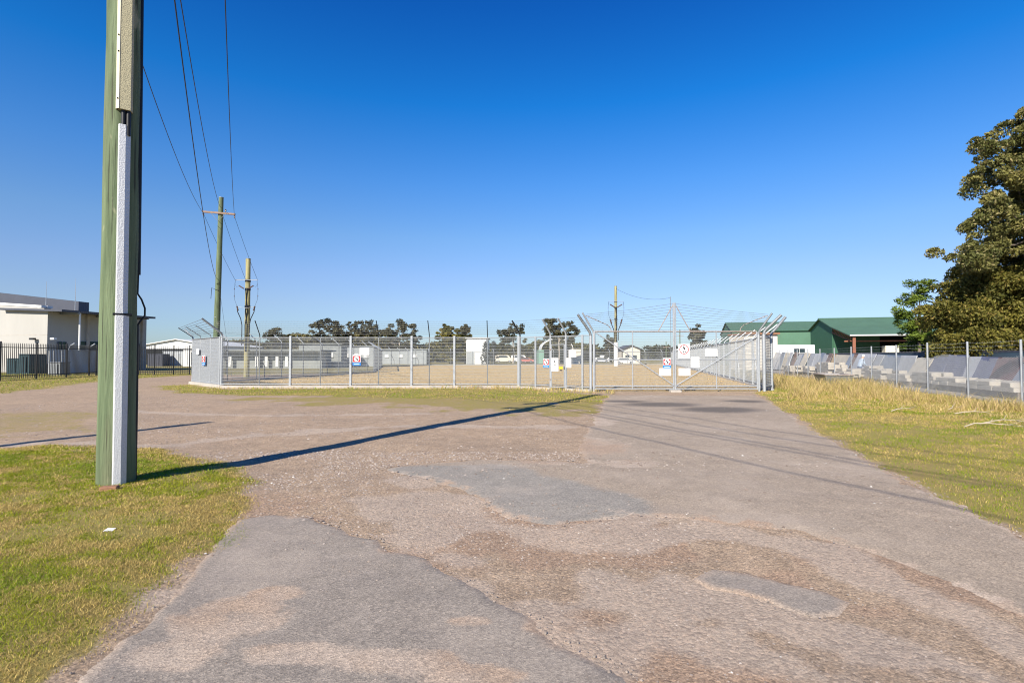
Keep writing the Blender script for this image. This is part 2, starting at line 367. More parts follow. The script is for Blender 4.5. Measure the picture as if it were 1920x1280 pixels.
        sn = n.new('ShaderNodeTexNoise'); sn.inputs['Scale'].default_value = 1.2; sn.inputs['Detail'].default_value = 5; l.new(st.outputs[0], sn.inputs['Vector'])
        straw = mix(math_('MULTIPLY', thr(sn.outputs['Fac'], .5, .68), .45), straw, (.25, .17, .10))
        base = mix(attr('field'), base, straw)
        yc = ramp(n_mid, (.3, (.20, .18, .16)), (.7, (.33, .30, .27)))
        base = mix(attr('yard'), base, yc)
        oc = ramp(n_mid, (.3, (.16, .14, .05)), (.7, (.30, .25, .11)))
        base = mix(attr('outside'), base, oc)
        hgt = math_('ADD', math_('MULTIPLY', n_fine, .9), math_('SUBTRACT', math_('MULTIPLY', n_grit, .6), math_('MULTIPLY', v2.outputs['Distance'], .5)))
        rough = .95; bs = .55
    b = n.new('ShaderNodeBump'); b.inputs['Strength'].default_value = bs; b.inputs['Distance'].default_value = .02
    l.new(hgt, b.inputs['Height']); l.new(b.outputs[0], p.inputs['Normal'])
    l.new(base, p.inputs['Base Color']); p.inputs['Roughness'].default_value = rough; p.inputs['Specular IOR Level'].default_value = .2
    return m
M['ground'] = ground_material('gravel_and_turf')
gob = bpy.data.objects.new('ground', gme); COL.objects.link(gob); gme.materials.append(M['ground']); gob['kind'] = 'structure'
gob['label'] = 'tan gravel and dry turf ground around the fenced compound'

def sheet(name, poly, x0, x1, y0, y1, st, material, jag, fray, label, gravel=None, stain=None, zt=.011, soft=.1, cool=None):
    "thin worn asphalt sheet with a ragged edge that tapers into the gravel"
    sx = np.arange(x0, x1, st); ys = [y0]
    while ys[-1] < y1: ys.append(ys[-1]+st*max(1, ys[-1]/6))
    sy = np.array(ys); X, Y = np.meshgrid(sx, sy); Q = np.stack([X.ravel(), Y.ravel()], 1)
    def fld(Q): return sdf(Q, poly)+(fbm(Q[:, 0]*2.2, Q[:, 1]*2.2, 51, 5)-.5)*jag+(fbm(Q[:, 0]*11, Q[:, 1]*11, 57, 3)-.5)*jag*.35
    d = fld(Q); nxx = len(sx); ii = (np.arange(len(sy)-1)[:, None]*nxx+np.arange(nxx-1)[None]).ravel()
    fc = np.stack([ii, ii+1, ii+nxx+1, ii+nxx], 1); ins = d[fc] <= 0; full = ins.all(1); cut = ins.any(1) & ~full
    rim = d > -st*.9
    Vs = [Q]; ed = [np.zeros(len(Q))]; tris = [fc[full][:, [0, 1, 2]], fc[full][:, [0, 2, 3]]]; nv = len(Q); ex = []; et = []
    for f in fc[cut]:
        pg = []
        for j in range(4):
            p_, q_ = f[j], f[(j+1) % 4]
            if d[p_] <= 0: pg.append(int(p_))
            if (d[p_] <= 0) != (d[q_] <= 0):
                t_ = d[p_]/(d[p_]-d[q_]); ex.append(Q[p_]+(Q[q_]-Q[p_])*t_); pg.append(nv+len(ex)-1)
        for j in range(1, len(pg)-1): et.append((pg[0], pg[j], pg[j+1]))
    Q2 = np.concatenate([Q, np.array(ex)]); edge_ = np.concatenate([np.zeros(len(Q)), np.ones(len(ex))])
    fc = np.concatenate(tris+[np.array(et)]); used = np.unique(fc); rm = np.full(len(Q2), -1); rm[used] = np.arange(len(used)); fc = rm[fc]; Q2 = Q2[used]; edge_ = edge_[used]
    zz = height(Q2)-.005+(zt+.005)*np.where(edge_ > 0, 0, smooth(0, st*1.6, -fld(Q2)))
    me = np_mesh(name, np.concatenate([Q2, zz[:, None]], 1), fc, smooth_=True)
    fattr(me, 'sd', sdf(Q2, poly)); fattr(me, 'fray', np.full(len(Q2), fray)); fattr(me, 'soft', np.full(len(Q2), soft)); fattr(me, 'dust', np.full(len(Q2), .22 if soft > .2 else .4))
    fattr(me, 'gravel', gravel(Q2) if gravel else np.zeros(len(Q2))); fattr(me, 'stain', stain(Q2) if stain else np.zeros(len(Q2))); fattr(me, 'cool', cool(Q2) if cool else np.zeros(len(Q2)))
    o = bpy.data.objects.new(name, me); COL.objects.link(o); me.materials.append(material); o['kind'] = 'structure'; o['label'] = label
    return o
def blobs(l):
    def f(Q):
        r = np.zeros(len(Q))
        for px, py, rx, ry in l:
            c = G(px, py); r = np.maximum(r, smooth(1.3, .5, np.sqrt(((Q[:, 0]-c[0])/rx)**2+((Q[:, 1]-c[1])/ry)**2)))
        return r
    return f
M['asphalt_warm'] = ground_material('worn_warm_asphalt', True, (.348, .286, .224))
M['asphalt_blue'] = ground_material('worn_grey_asphalt', True, (.285, .249, .214))
sheet('driveway', DRIVE, -3, 11, -3, 25, .07, M['asphalt_warm'], .34, 1.1, 'worn grey-brown asphalt driveway leading to the double gate',
      blobs([(1180, 870, .5, .4), (1090, 835, 1.0, 1.3), (1115, 790, .6, 1.2), (1050, 866, .9, .3)]),
      blobs([(1240, 758, 1.4, .9), (1350, 768, 1.3, 1.0), (1395, 752, .8, .6), (1170, 752, .9, .5)]), zt=.009, soft=.16, cool=blobs([(800, 885, .7, .5), (900, 895, .9, .9), (1000, 930, .9, 1.1), (1080, 950, .9, .9)]))
sheet('asphalt_patch', PATCH_A, -3.6, 1.6, 1.5, 5.5, .035, M['asphalt_blue'], .16, .25, 'broken grey asphalt remnant in the lower left foreground',
      blobs([(430, 1160, .42, .34), (520, 1115, .22, .16), (560, 1230, .4, .14), (740, 1245, .42, .16), (860, 1270, .4, .12), (330, 1230, .3, .2), (880, 1170, .16, .08)]))
sheet('asphalt_patch', PATCH_B, .8, 2.6, 2.8, 4.4, .03, M['asphalt_blue'], .1, .12, 'small tongue of grey asphalt in the right foreground')

# ------------------------------------------------------------------ grass
M['grass'] = leafmat('grass_blades', .35)
def blades(name, P, hgt, wid, col, lean=.5, label='', cat='grass', base=None, seg2=True):
    n = len(P); a = RNG.uniform(0, 2*math.pi, n); la = RNG.uniform(0, 2*math.pi, n); ln = hgt*RNG.uniform(.1, 1, n)*lean
    zz = height(P) if base is None else base
    sxv = np.stack([np.cos(a), np.sin(a), 0*a], 1)*(wid/2)[:, None]
    b = np.stack([P[:, 0], P[:, 1], zz-.004], 1); dl = np.stack([np.cos(la)*ln, np.sin(la)*ln, 0*ln], 1)
    mid = b+dl*.35+np.stack([0*hgt, 0*hgt, hgt*.6], 1); tip = b+dl+np.stack([0*hgt, 0*hgt, hgt*(1-.25*lean*RNG.random(n))], 1)
    V = np.stack([b-sxv, b+sxv, mid+sxv*.8, mid-sxv*.8, tip], 1).reshape(-1, 3)
    i = np.arange(n)*5
    FC = np.concatenate([np.stack([i, i+1, i+2], 1), np.stack([i, i+2, i+3], 1), np.stack([i+3, i+2, i+4], 1)])
    me = np_mesh(name, V, FC, np.repeat(col, 5, 0)); me.materials.append(M['grass'])
    o = bpy.data.objects.new(name, me); COL.objects.link(o); o['kind'] = 'stuff'; o['label'] = label; o['category'] = cat
    return o
def scatter(poly, dens, n_try, bounds, prob=None):
    x0, x1, y0, y1 = bounds
    Q = np.stack([RNG.uniform(x0, x1, n_try), RNG.uniform(y0, y1, n_try)], 1)
    if poly is not None: Q = Q[sdf(Q, poly) < .25]
    if prob is not None: Q = Q[RNG.random(len(Q)) < prob(Q)]
    return Q
GREEN = np.array([.19, .26, .010]); YEL = np.array([.38, .37, .025]); STRAW = np.array([.60, .46, .15]); BROWN = np.array([.33, .225, .10])
def grass_colour(Q, dry):
    n = len(Q); t = RNG.random(n)[:, None]; patch = fbm(Q[:, 0]*.9, Q[:, 1]*.9, 71)
    fine = fbm(Q[:, 0]*5, Q[:, 1]*5, 75)
    g = GREEN*(1-t)+YEL*t
    g = g*(1-.55*smooth(.5, .3, patch)[:, None]*np.array([.5, .2, .3]))
    d = STRAW*(1-t*.6)+BROWN*t*.6
    k = (RNG.random(n) < np.clip(dry+(fine-.5)*2.6+(patch-.5)*2.4, .03, .97))[:, None]
    return np.where(k, d, g)*RNG.uniform(.75, 1.2, n)[:, None]
# left lawn (near): density falls with distance
def pl(Q): return np.clip(masks(Q)[0]*1.25-.15, 0, 1)*np.clip((3.6/np.maximum(Q[:, 1], 2.4))**1.5, .1, 1)
bare = lambda Q: smooth(.30, .46, fbm(Q[:, 0]*1.9, Q[:, 1]*1.9, 81))*.72+.28
Q = scatter(LAWN, 0, 1100000, (-10.5, -1.2, 2.0, 10), lambda Q: pl(Q)*bare(Q)*1.0)
edge = smooth(-1.0, .1, sdf(Q, LAWN))
blades('lawn_grass', Q, RNG.uniform(.008, .028, len(Q))*(1+.4*Q[:, 1]/8), RNG.uniform(.002, .0042, len(Q))*np.clip(Q[:, 1]/3.2, .9, 3), grass_colour(Q, .20+.55*edge), 1.5, 'short patchy green and straw lawn around the near power pole')
# right verge
def pv(Q): return np.clip(masks(Q)[0]*1.3-.2, 0, 1)*np.clip((7/np.maximum(Q[:, 1], 4))**1.2, .2, 1)*np.where(np.abs(Q[:, 0]/np.maximum(Q[:, 1], .1)) < 1.1, 1, .03)
Q = scatter(VERGE, 0, 700000, (4, 22, 3.5, 27), lambda Q: pv(Q)*bare(Q))
DRYB = GP([(1425, 738), (1470, 762), (1560, 772), (1660, 790), (1760, 812), (1860, 835), (1960, 850)])
td = sdf(Q, DRYB+[(18, 12), (16.6, 17.5), (19.6, 29), (12.5, 25.6)])
edge = smooth(-.8, .1, sdf(Q, VERGE))
blades('verge_grass', Q, RNG.uniform(.015, .045, len(Q))*(1+.5*smooth(.5, -1, td)), RNG.uniform(.004, .008, len(Q))*np.clip(Q[:, 1]/9, .8, 2.5), grass_colour(Q, .26+.45*smooth(.8, -.5, td)+.45*edge), 1.1, 'green and yellow mown verge right of the driveway')
# tall dry grass along the chain-link fence, the gate post and the compound kerb
def dry_colour(n, green=.15):
    t = RNG.random(n)[:, None]; c = np.array([.70, .53, .24])*(1-t)+np.array([.46, .34, .15])*t
    k = (RNG.random(n) < green)[:, None]; return np.where(k, np.array([.36, .34, .06]), c)*RNG.uniform(.7, 1.25, n)[:, None]
TALL = GP([(1428, 742), (1455, 755), (1520, 756), (1600, 760), (1680, 768), (1760, 784), (1850, 802), (1990, 822)])+[(17.3, 15), (16.9, 17.9), (19.8, 30), (20.8, 33.5), (13.2, 25.8)]
Q = scatter(TALL, 0, 120000, (9, 21, 11, 34), lambda Q: np.clip(smooth(.40, .60, fbm(Q[:, 0]*1.8, Q[:, 1]*1.8, 91))*smooth(.2, -1.4, sdf(Q, TALL))+.05, 0, 1))
hh = RNG.uniform(.06, .5, len(Q))*(.2+.8*smooth(.1, -2.4, sdf(Q, TALL)))*(.45+1.1*smooth(.35, .7, fbm(Q[:, 0]*1.5, Q[:, 1]*1.5, 91)))*np.where(Q[:, 1] > 20, 1.2, .85)
GOLD = [(12.7, 24.8), (13.2, 23.6), (17.2, 23.8), (19.4, 28.5), (21, 35), (15.5, 37), (13.5, 28)]
Q_ = scatter(GOLD, 0, 15000, (12, 22, 23, 38), lambda Q: np.clip(smooth(.32, .55, fbm(Q[:, 0]*1.3, Q[:, 1]*1.3, 93))+.12, 0, 1))
Q = np.concatenate([Q, Q_]); hh = np.concatenate([hh, RNG.uniform(.2, .85, len(Q_))*(.5+.7*fbm(Q_[:, 0]*1.3, Q_[:, 1]*1.3, 93))])
blades('tall_dry_grass', Q, hh, RNG.uniform(.006, .014, len(Q)), dry_colour(len(Q), .2), 1.5, 'tall straw-coloured grass in front of the chain-link fence')
KERBG = [(-15.2, 27.35), (-15.3, 26.7), (0, 26.5), (3.4, 23.6), (4.4, 23.0), (4.0, 24.4), (3.6, 24.5), (.3, 27.4)]
Q = scatter(KERBG, 0, 26000, (-16, 5, 22.8, 27.9), lambda Q: np.clip(fbm(Q[:, 0]*1.6, Q[:, 1]*3, 95)*1.5-.35, .05, 1)*np.where(Q[:, 0] > -3, 1, .75))
hh = RNG.uniform(.05, .2, len(Q))*np.where(Q[:, 0] > -3.5, 1.35, .75)
blades('kerb_grass', Q, hh, RNG.uniform(.010, .02, len(Q)), np.where((RNG.random(len(Q)) < np.where(Q[:, 0] > -3.5, .65, .3))[:, None], dry_colour(len(Q), .1), grass_colour(Q, .25)), .9, 'uneven weeds and grass along the compound kerb')
Q = scatter(STRIP, 0, 90000, (-21, 5, 19, 31), lambda Q: np.clip(masks(Q)[0]-.3, 0, 1)*.6)
blades('kerb_grass', Q, RNG.uniform(.02, .06, len(Q)), RNG.uniform(.012, .022, len(Q)), grass_colour(Q, .35), 1, 'thin green turf on the gravel before the compound fence')
Q = scatter(STRIPL, 0, 90000, (-60, -18, 22, 52), lambda Q: np.clip(masks(Q)[0]-.3, 0, 1)*.6)
blades('far_turf', Q, RNG.uniform(.03, .09, len(Q)), RNG.uniform(.02, .03, len(Q)), grass_colour(Q, .3), 1, 'green turf below the black palisade fence')
Q = scatter(FIELD, 0, 95000, (-20, 24, 25, 75), lambda Q: np.clip((32/Q[:, 1])**1.5, .1, 1)*(.25+.9*fbm(Q[:, 0]*.4, Q[:, 1]*.8, 97)))
blades('dry_field_grass', Q, RNG.uniform(.03, .11, len(Q)), RNG.uniform(.010, .022, len(Q)), dry_colour(len(Q), .04)*np.array([.92, .88, .92])*np.where(RNG.random(len(Q)) < .2*smooth(44, 26, Q[:, 1]), .45, 1)[:, None], 1.1, 'slashed straw-coloured grass inside the fenced compound')
# loose stones on the gravel
def stones(n_try, bounds, s0, s1, label):
    Q = scatter(None, 0, n_try, bounds, lambda Q: np.where(np.abs(Q[:, 0]/Q[:, 1]) < 1.0, 1, 0)*(1-np.clip(masks(Q)[0]*1.5, 0, 1))*np.clip(fbm(Q[:, 0]*.9, Q[:, 1]*.9, 61)*2.4-.75, .06, 1))
    sd_ = np.minimum(np.minimum(sdf(Q, DRIVE), sdf(Q, PATCH_A)), sdf(Q, PATCH_B))
    k = (sd_ > -.03) | (RNG.random(len(Q)) < .14); Q = Q[k]; ins = sd_[k] < 0; n = len(Q)
    oct_ = np.array([(1, 0, 0), (0, 1, 0), (-1, 0, 0), (0, -1, 0), (0, 0, 1)], float)
    s = (s0+(s1-s0)*RNG.random(n)**4)*np.clip(Q[:, 1]/4, .8, 2); an = RNG.uniform(0, 6.28, n)
    B = oct_[None]*s[:, None, None]*RNG.uniform(.6, 1.3, (n, 5, 1)); B[:, :, 2] *= .6
    ca, sa = np.cos(an)[:, None], np.sin(an)[:, None]
    V = np.stack([B[:, :, 0]*ca-B[:, :, 1]*sa+Q[:, 0:1], B[:, :, 0]*sa+B[:, :, 1]*ca+Q[:, 1:2], B[:, :, 2]+(height(Q)+np.where(ins, .012, 0))[:, None]], 2).reshape(-1, 3)
    i = np.arange(n)*5; FC = np.concatenate([np.stack([i+a, i+(a+1) % 4, i+4], 1) for a in range(4)])
    t = RNG.random(n)[:, None]; c = np.array([.20, .15, .12])*(1-t)+np.array([.42, .36, .31])*t
    c = np.where((RNG.random(n) < .008)[:, None], np.array([.58, .55, .50]), c)
    me = np_mesh('gravel', V, FC, np.repeat(c, 5, 0)); me.materials.append(M['stone_bits'])
    o = bpy.data.objects.new('gravel', me); COL.objects.link(o); o['kind'] = 'stuff'; o['label'] = label; o['category'] = 'gravel'
M['stone_bits'] = leafmat('loose_stones', 0, .9)
stones(90000, (-6, 7, 2.2, 9), .0035, .014, 'loose tan gravel scattered across the near ground')
Q = scatter(None, 0, 60000, (-3.6, 3.2, 2.3, 5.6)); e_ = np.minimum(np.abs(sdf(Q, PATCH_A)), np.abs(sdf(Q, PATCH_B))); Q = Q[(e_ < .10) & (RNG.random(len(Q)) < .12*np.exp(-e_/.05)*smooth(.42, .6, fbm(Q[:, 0]*3, Q[:, 1]*3, 63))*2) & (masks(Q)[0] < .3)]
n = len(Q); oct_ = np.array([(1, 0, 0), (0, 1, 0), (-1, 0, 0), (0, -1, 0), (0, 0, 1)], float); s_ = .003+.009*RNG.random(n)**3
V = (oct_[None]*s_[:, None, None]*RNG.uniform(.6, 1.3, (n, 5, 1)))+np.stack([Q[:, 0], Q[:, 1], height(Q)+.006], 1)[:, None]
i = np.arange(n)*5; t = RNG.random(n)[:, None]
me = np_mesh('asphalt_crumbs', V.reshape(-1, 3), np.concatenate([np.stack([i+a, i+(a+1) % 4, i+4], 1) for a in range(4)]), np.repeat(np.array([.20, .17, .145])*(1-t)+np.array([.34, .28, .23])*t, 5, 0)); me.materials.append(M['stone_bits'])
o = bpy.data.objects.new('asphalt_crumbs', me); COL.objects.link(o); o['kind'] = 'stuff'; o['label'] = 'crumbled asphalt along the broken patch edges'; o['category'] = 'rubble'
stones(30000, (-16, 12, 9, 23), .005, .016, 'loose tan gravel scattered on the forecourt before the compound')
# ================================================================== compound fence
A_ = Vector((-15.0, 27.6, 0)); B_ = Vector((-18.9, 31.5, 0)); C1 = Vector((.33, 27.6, 0)); D_ = Vector((3.69, 24.6, 0)); E_ = Vector((11.40, 24.6, 0))
Fc = Vector((12.4, 25.5, 0)); L1 = Vector((-14.5, 56, 0)); L2 = Vector((-21, 86, 0)); L3 = Vector((-15.7, 100, 0)); R1 = Vector((34.7, 116, 0))
class Run:
    def __init__(s, a, b, side):                      # side: +1 / -1, which way is outwards
        s.a = a; s.b = b; s.L = (b-a).length; s.d = (b-a)/s.L; s.n = Vector((s.d.y, -s.d.x, 0))*side
        s.rz = math.atan2(s.d.y, s.d.x)
    def s_at(s, px):
        k = (px-960)/F; return (k*s.a.y-s.a.x)/(s.d.x-k*s.d.y)
    def p(s, t, z=0, off=0):
        q = s.a+s.d*t+s.n*off; return Vector((q.x, q.y, z))
ZB, ZT = .12, 2.60                                     # mesh bottom and top rail
def weld(mb, run, s0, s1, z0, z1, dv=.045, dh=.076, rh=.0068, rv=.0022, off=.0):
    z = z0
    while z <= z1+1e-6:
        mb.tube([run.p(s0, z, off), run.p(s1, z, off)], rh, 4, False); z += dh
    t = s0
    while t <= s1+1e-6:
        mb.tube([run.p(t, z0, off-.005), run.p(t, z1, off-.005)], rv, 3, False); t += dv
def barbed(run, parent, s0, s1, n, lo, hi, m='barb', r=.006, sag=.0, step=.16, lo1=None, hi1=None):
    "n strands between (offset, z) lo and hi; optional other end values"
    for k in range(n):
        f = k/(n-1); o0 = lo[0]+(hi[0]-lo[0])*f; z0 = lo[1]+(hi[1]-lo[1])*f
        o1, z1 = (o0, z0) if lo1 is None else (lo1[0]+(hi1[0]-lo1[0])*f, lo1[1]+(hi1[1]-lo1[1])*f)
        mb = MB(); N = max(2, int((s1-s0)/2.5)); pts = []
        for i in range(N+1):
            u = i/N; pts.append(run.p(s0+(s1-s0)*u, z0+(z1-z0)*u-sag*4*u*(1-u), o0+(o1-o0)*u))
        mb.tube(pts, r, 4)
        if step:
            t = step*random.random()
            while t < s1-s0:
                u = t/(s1-s0); c = run.p(s0+t, z0+(z1-z0)*u-sag*4*u*(1-u), o0+(o1-o0)*u); a = random.random()*3
                dv = (run.n*math.cos(a)+Vector((0, 0, 1))*math.sin(a))*.022
                mb.tube([c-dv, c+dv], .003, 3, False); t += step
        mb.build('barbed_wire', m, parent)
def arm_post(run, parent, s, h, over, up, r=.03, m='galv', n=8, name='post', ma=None, ticks=6):
    "round post with a cranked arm leaning outwards, wire clips on the arm"
    p = MB().tube([run.p(s, -.05), run.p(s, h)], r, n).build(name, m, parent, True)
    mb = MB(); pts = [run.p(s, h-.03), run.p(s, h+.12, .02)]
    pts.append(run.p(s, h+up, over)); mb.tube(pts, r*.85, n)
    a = mb.build('cranked_arm', ma or m, p, True)
    if ticks:
        for k in range(ticks):
            f = (k+.6)/ticks; c = run.p(s, h+.12+(up-.12)*f, .02+(over-.02)*f)
            MB().box((c.x, c.y, c.z), (.035, .06, .05), run.rz).build('wire_clip', 'galv_dull', p)
    return p
def base_plinth(run, parent, s0, s1, w=.22, h=.12):
    mb = MB(); c = run.p((s0+s1)/2, h/2-.04, 0); mb.bbox((c.x, c.y, c.z), (s1-s0, w, h+.08), run.rz, .015); return mb.build('kerb', 'concrete', parent)
def rail(run, parent, s0, s1, z, r=.022, name='rail', off=.0, m='galv'):
    return MB().tube([run.p(s0, z, off), run.p(s1, z, off)], r, 8).build(name, m, parent, True)

front = Run(A_, C1, 1)
fr = thing('security_fence', 'long front run of wire mesh security fence with cranked barbed-wire arms', 'fence', A_)
base_plinth(front, fr, -.1, front.L+.1)
for px in (545, 658, 772, 852, 972):
    s = front.s_at(px); c = front.p(s, 0, .03); MB().bbox((c.x, c.y, 1.33), (.115, .085, 2.72), front.rz, .012).build('post', 'galv', fr)
for px in (487, 601, 710, 805, 914): arm_post(front, fr, front.s_at(px), 2.62, .55, .82, .027, 'galv_dull', ma='black_steel', ticks=0)  # arms coloured black to carry the shade on their undersides
rail(front, fr, 0, front.L, ZT); rail(front, fr, 0, front.L, .2, .024)
mb = MB(); weld(mb, front, 0, front.L, ZB, ZT); mb.build('wire_mesh', 'wire', fr, stuff=True)
barbed(front, fr, -.2, front.L, 7, (.06, 2.78), (.52, 3.40), r=.008)

cham = Run(B_, A_, 1)
ch = thing('security_fence', 'short angled corner of mesh fence with four barbed-wire arms, left end of compound', 'fence', B_)
base_plinth(cham, ch, -.1, cham.L+.05, .26, .16)
for k, s in enumerate((.12, 1.7, 3.6)): arm_post(cham, ch, s, 2.66, .75, .62, .026, 'galv', ma='galv_dull' if k else 'black_steel', ticks=7 if k == 0 else 0)
arm_post(cham, ch, cham.L-.05, 2.70, .95, .85, .06, 'galv', ma='galv_dull', ticks=8)
c = cham.p(cham.L-.3, 0); MB().bbox((c.x, c.y, 1.34), (.14, .12, 2.66), cham.rz, .015).build('post', 'galv', ch)
rail(cham, ch, 0, cham.L, 2.62, .025); rail(cham, ch, 0, cham.L, .22, .024)
rail(cham, ch, 0, cham.L, 2.64, .012, 'top_wire', .05)
mb = MB(); weld(mb, cham, 0, cham.L, .14, 2.62, .018, .076, .008, .0042); mb.build('wire_mesh', 'galv', ch, stuff=True)
mb = MB(); weld(mb, cham, 0, cham.L, .14, 2.62, .035, .076, .0032, .003, -.12); mb.build('wire_mesh', 'wire', ch, stuff=True)
barbed(cham, ch, 0, cham.L, 7, (.10, 2.82), (.72, 3.26), step=.2, lo1=(.12, 2.9), hi1=(.92, 3.52), r=.009)

ped = Run(C1, D_, 1)
pf = thing('security_fence', 'angled mesh fence panel with a pedestrian gate beside the double gate', 'fence', C1)
arm_post(ped, pf, .12, 2.66, .62, .78, .045, 'galv_dull', ma='black_steel', ticks=6)  # black arm: its shaded underside is put into the colour
s_l = ped.s_at(1032); s_r = ped.s_at(1061)
for px in (1004, 1092):
    c = ped.p(ped.s_at(px)); MB().bbox((c.x, c.y, 1.32), (.09, .07, 2.64), ped.rz, .01).build('post', 'galv', pf)
for s in (s_l, s_r): arm_post(ped, pf, s, 2.64, .62, .78, .05, 'galv', ma='galv', ticks=0)
for a, b in ((0, s_l), (s_r, ped.L)):
    base_plinth(ped, pf, a, b, .2, .1); rail(ped, pf, a, b, .2)
rail(ped, pf, 0, ped.L, ZT)
mb = MB()
for a, b in ((0, s_l), (s_r, ped.L)): weld(mb, ped, a, b, ZB, ZT)
weld(mb, ped, s_l, s_r, 2.26, ZT); mb.build('wire_mesh', 'wire', pf, stuff=True)
barbed(ped, pf, 0, ped.L, 7, (.06, 2.8), (.6, 3.40))
pg = thing('pedestrian_gate', 'narrow mesh pedestrian gate between two round posts', 'gate', ped.p(s_l))
for s in (s_l+.07, s_r-.08): MB().tube([ped.p(s, .12, .02), ped.p(s, 2.22, .02)], .028, 8).build('stile', 'galv', pg, True)
for z in (.14, 2.2): rail(ped, pg, s_l+.07, s_r-.08, z, .026, 'rail', .02)
mb = MB(); weld(mb, ped, s_l+.09, s_r-.1, .16, 2.19, off=.02); mb.build('wire_mesh', 'wire', pg, stuff=True)
for z in (.52, 1.98): MB().box(ped.p(s_l+.04, z, .06), (.08, .03, .09), ped.rz).build('hinge', 'rust', pg)
MB().box(ped.p(s_r-.06, 1.1, .07), (.06, .05, .12), ped.rz).build('latch', 'galv_dull', pg)

# ------------------------------------------------------------------ double gate
gate = Run(D_, E_, 1); GT = 2.78
gp = thing('gate_post', 'pair of bent gate posts left of the double gate with leaning arms', 'post', D_)
for s, o in ((-.02, .0), (-.14, .12)):
    arm_post(gate, gp, s, 2.86, .0, .05, .062, 'galv', ticks=0) if False else None
def bent_post(run, parent, s, h, ds, up, r, m, ma, over=.25, ticks=9):
    MB().tube([run.p(s, -.05), run.p(s, h-.15)], r, 10).build('post', m, parent, True)
    pts = [run.p(s, h-.16), run.p(s+ds*.05, h, .0), run.p(s+ds*.2, h+.14, over*.2), run.p(s+ds, h+up, over)]
    a = MB().tube(pts, r*.9, 10).build('cranked_arm', ma, parent, True)
    for k in range(ticks):
        f = (k+.5)/ticks; q = run.p(s+ds*(.2+.8*f), h+.14+(up-.14)*f, over*(.2+.8*f))
        MB().box(q, (.05, .14, .035), run.rz).build('wire_clip', 'galv_dull', a)
bent_post(gate, gp, -.06, 2.72, -.62, .82, .068, 'galv', 'galv_dull')
bent_post(gate, gp, .08, 2.80, -.55, .82, .045, 'galv', 'galv', ticks=0)
gq = thing('gate_post', 'pair of bent gate posts right of the double gate with leaning arms', 'post', E_)
bent_post(gate, gq, gate.L+.22, 2.78, .70, .74, .075, 'galv', 'galv_dull')
bent_post(gate, gq, gate.L-.02, 2.78, .52, .82, .05, 'galv', 'galv_dull', ticks=0)
sm = gate.s_at(1264.5)
def leaf(name, label, s0, s1, diag, mid, peak_s, sgn):
    g = thing('gate_leaf', label, 'gate', gate.p((s0+s1)/2))
    for s in (s0, s1):
        rr = .036 if abs(s-peak_s) < .01 else .034
        MB().tube([gate.p(s, .10), gate.p(s, 4.10 if abs(s-peak_s) < .01 else GT)], rr, 8).build('stile', 'galv', g, True)
    MB().tube([gate.p(mid, .14), gate.p(mid, GT)], .024, 8).build('mullion', 'galv', g, True)
    for z, m in ((GT-.01, 'rust'), (1.47, 'galv'), (.26, 'galv'), (.13, 'galv')): rail(gate, g, s0, s1, z, .03 if z > .2 else .024, 'rail', 0, m)
    MB().tube([gate.p(diag[0][0], diag[0][1], .05), gate.p(diag[1][0], diag[1][1], .05)], .028, 8).build('brace', 'galv', g, True)
    mb = MB(); weld(mb, gate, s0, s1, .16, GT-.02, .05, .076, off=-.035); mb.build('wire_mesh', 'wire', g, stuff=True)
    # rusty A-brace at the meeting stile and the swan-neck arm at the hinge side
    MB().tube([gate.p(peak_s+sgn*.02, 4.0), gate.p(peak_s+sgn*.70, GT)], .022, 6).build('peak_brace', 'rust', g, True)
    hs = s1 if sgn > 0 else s0
    q = hs-sgn*.75
    pts = [gate.p(q-sgn*.02, GT), gate.p(q, GT+.14), gate.p(q+sgn*.16, GT+.3), gate.p(q+sgn*.55, GT+.46, .05), gate.p(hs+sgn*.42, GT+.72, .18)]
    MB().tube(pts, .02, 6).build('swan_neck_arm', 'rust', g, True)
    lo, hi = (0, 2.86), (0, 4.06); l1, h1 = (.0, 2.86), (.2, 3.54)
    e = hs+sgn*.45
    if sgn > 0: barbed(gate, g, peak_s, e, 10, lo, hi, lo1=l1, hi1=h1, sag=.04, r=.0085)
    else: barbed(gate, g, e, peak_s, 10, l1, h1, lo1=lo, hi1=hi, sag=.04, r=.0085)
    return g
leaf('gate_leaf', 'left leaf of the double mesh gate, brace falling to the centre', .12, sm-.035, ((.16, GT-.05), (sm-.06, .30)), gate.s_at(1186), sm-.035, -1)
rl = leaf('gate_leaf', 'right leaf of the double mesh gate, brace rising to the right post', sm+.045, gate.L-.1, ((sm+.08, .30), (gate.L-.12, GT-.25)), gate.s_at(1343), sm+.045, 1)
tag(MB().bbox(gate.p(sm, .03, .1), (.5, .35, .12), 0, .03).build('gate_stop', 'concrete'), 'small concrete stop block under the meeting gate leaves', 'block')

# ------------------------------------------------------------------ right-hand runs
rs = Run(E_+Vector((.25, .0, 0)), Fc, 1)
r0 = thing('security_fence', 'short narrow mesh panel right of the gate ending in a heavy bent post', 'fence', E_)
rail(rs, r0, 0, rs.L, 2.5, .03); rail(rs, r0, 0, rs.L, 1.5, .025); rail(rs, r0, 0, rs.L, .25, .03)
mb = MB(); weld(mb, rs, 0, rs.L, .15, 2.6, .04); weld(mb, rs, 0, rs.L, .15, 2.6, .06, off=-.12); mb.build('wire_mesh', 'wire', r0, stuff=True)
bent_post(rs, r0, rs.L, 2.72, .62, .80, .07, 'galv', 'galv_dull', over=.5)
right = Run(Fc, R1, -1)
right.n = Vector((right.d.y, -right.d.x, 0))
r1 = thing('security_fence', 'right side run of mesh fence receding behind the gate with white arms', 'fence', Fc)
base_plinth(right, r1, 0, right.L, .2, .1)
s = 1.5; k = 0
